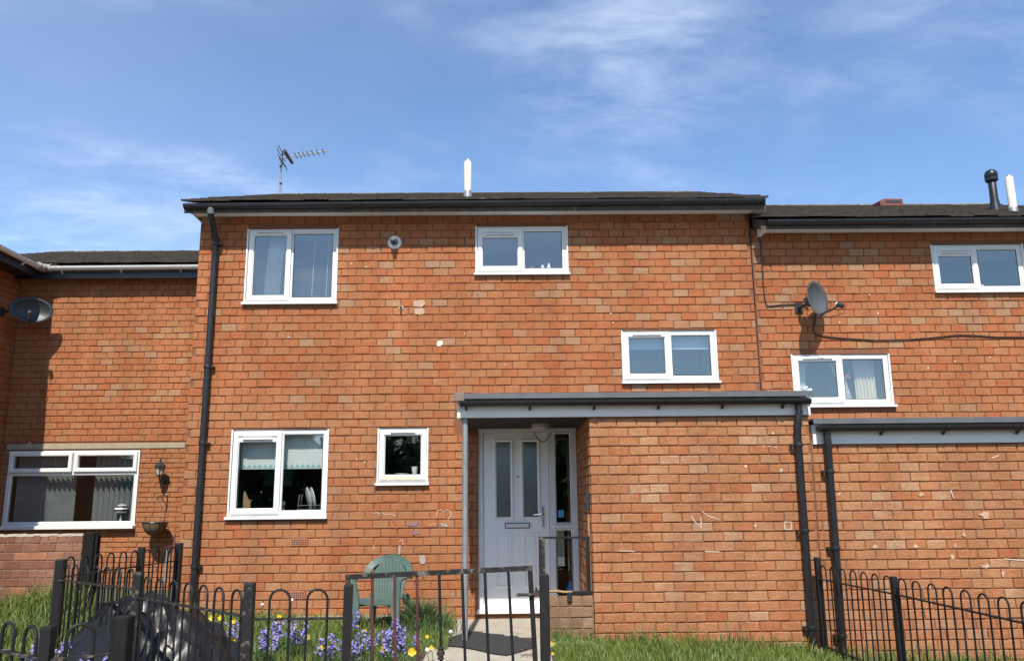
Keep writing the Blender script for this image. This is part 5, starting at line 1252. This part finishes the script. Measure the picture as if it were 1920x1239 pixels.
for i, ((x, y), Y, s_, n_, lb_) in enumerate(BB):
    p = U(x, y, Y); bluebell((p.x, Y, max(gz(p.x), p.z-.30)), s_, n_, i, lb_)
# yellow poppies / dandelions and seed clocks
def flower(x, y, Y, r, kind, i):
    p = U(x, y, Y); g_ = gz(p.x)
    nm, lb_, ct, gp_ = (('yellow_flower', 'yellow flower on a thin stem in the front garden grass', 'flower', 'yellow flowers') if kind else ('dandelion_clock', 'white dandelion seed head in the front garden grass', 'flower', 'dandelion clocks'))
    t = thing(nm, lb_, ct, (p.x, Y, g_), gp_)
    MB().tube([(p.x+.02, Y, g_), (p.x+.008, Y, (g_+p.z)/2), (p.x, Y, p.z)], .0035, 5).build('stem', LEAF, t)
    m = MB()
    if kind:
        for k in range(5):
            a = 2*math.pi*k/5+i; d = Vector((math.cos(a), -.5, math.sin(a))).normalized(); s_ = d.cross(Vector((0,-1,.4))).normalized()
            c = Vector((p.x, Y-.004, p.z)); m.add([c, c+d*r*.7-s_*r*.55, c+d*r*1.1, c+d*r*.7+s_*r*.55], [(0,1,2), (0,2,3)])
        m.build('petals', YEL, t); MB().lathe([(r*.3, -.002), (r*.25, .008), (.001, .01)], (p.x, Y-.006, p.z), (0, -1, .3), 8).build('centre', YEL, t)
    else:
        m.lathe([(.001, -r), (r*.7, -r*.7), (r, 0), (r*.7, r*.7), (.001, r)], (p.x, Y, p.z), (0,0,1), 10); m.build('seed_ball', CLOCK, t, True)
for i, (x, y, Y, r) in enumerate(((524, 1155, -1.3, .026), (520, 1165, -1.4, .022), (553, 1174, -1.6, .022), (578, 1193, -2.2, .026), (605, 1212, -2.6, .024), (721, 1216, -2.8, .034), (773, 1221, -2.9, .036), (671, 1173, -1.6, .016), (685, 1181, -1.7, .016), (801, 1192, -2.0, .018), (809, 1213, -2.4, .020), (398, 1157, -1.6, .030), (414, 1157, -1.6, .026), (439, 1164, -1.7, .022), (1038, 1206, -1.9, .020), (440, 1200, -2.4, .018), (1036, 1224, -2.3, .014))): flower(x, y, Y, r, 1, i)
for i, (x, y, Y, r) in enumerate(((547, 1125, -.9, .022), (492, 1133, -1.0, .018), (845, 1184, -1.5, .022), (692, 1200, -2.2, .020), (449, 1195, -2.2, .026), (801, 1218, -2.5, .022))): flower(x, y, Y, r, 0, i)
# broad leafy weeds along the railings foot
wl_ = MB()
for k in range(70):
    x = RNG.uniform(.6, 2.9); y = RNG.uniform(-2.4, -1.55); z = gz(x)+RNG.uniform(.02, .07); a = RNG.uniform(0, 6.28); d = Vector((math.cos(a), math.sin(a), RNG.uniform(.1, .6)))*.05; s_ = Vector((-math.sin(a), math.cos(a), 0))*.018
    c = Vector((x, y, z)); wl_.add([c, c+d*.5-s_, c+d, c+d*.5+s_], [(0,1,2,3)])
o = wl_.build('broad_weeds', LEAF); o['kind'] = 'stuff'; o['label'] = 'low broad-leaved weeds in the grass by the porch'
dw = MB()
dc_ = U(990, 1222, -2.2)
for k in range(40):
    c = Vector((dc_.x+RNG.gauss(0, .04), -2.2+RNG.gauss(0, .04), .01+abs(RNG.gauss(0, .06)))); a = RNG.uniform(0, 6.28); d = Vector((math.cos(a), math.sin(a), .4))*.028; s_ = Vector((-math.sin(a), math.cos(a), 0))*.012
    dw.add([c, c+d*.5-s_, c+d, c+d*.5+s_], [(0,1,2,3)])
tag(dw.build('dead_weed', pm('dead_leaf', (.11, .05, .03), (.07, .03, .02), 20, .9)), 'small dead brown weed beside the gate post', 'weed')

# trees over the road behind the viewpoint, seen only mirrored in the panes
tb = MB(); NT = 95000
cen = [(RNG.uniform(-46, 46), RNG.uniform(-40, -31), RNG.uniform(.8, 4.2), RNG.uniform(1.4, 2.4)) for _ in range(190)] + [(RNG.uniform(-46, 46), RNG.uniform(-44, -34), RNG.uniform(2.5, 4.6), RNG.uniform(1.6, 2.2)) for _ in range(90)]
V = np.zeros((NT, 4, 3)); ci = NR.integers(0, len(cen), NT); C = np.array(cen)[ci]
d = NR.normal(size=(NT, 3)); d /= np.linalg.norm(d, axis=1)[:, None]; r = C[:, 3:4]*NR.uniform(.75, 1.05, (NT, 1)); pos = C[:, :3]+d*r; pos[:, 2] = np.maximum(pos[:, 2], .1)
u_ = NR.normal(size=(NT, 3)); u_ /= np.linalg.norm(u_, axis=1)[:, None]; v_ = np.cross(u_, d); s_ = NR.uniform(.25, .5, (NT, 1))
V[:, 0] = pos-u_*s_; V[:, 1] = pos-v_*s_*.6; V[:, 2] = pos+u_*s_; V[:, 3] = pos+v_*s_*.6
me = bpy.data.meshes.new('tree_belt'); me.from_pydata(V.reshape(-1, 3).tolist(), [], (np.arange(NT)[:, None]*4+np.arange(4)).tolist()); me.update(); me.materials.append(TREELEAF)
o = link('tree_belt', me); o['kind'] = 'stuff'; o['label'] = 'belt of leafy trees across the road, mirrored in the lower panes'
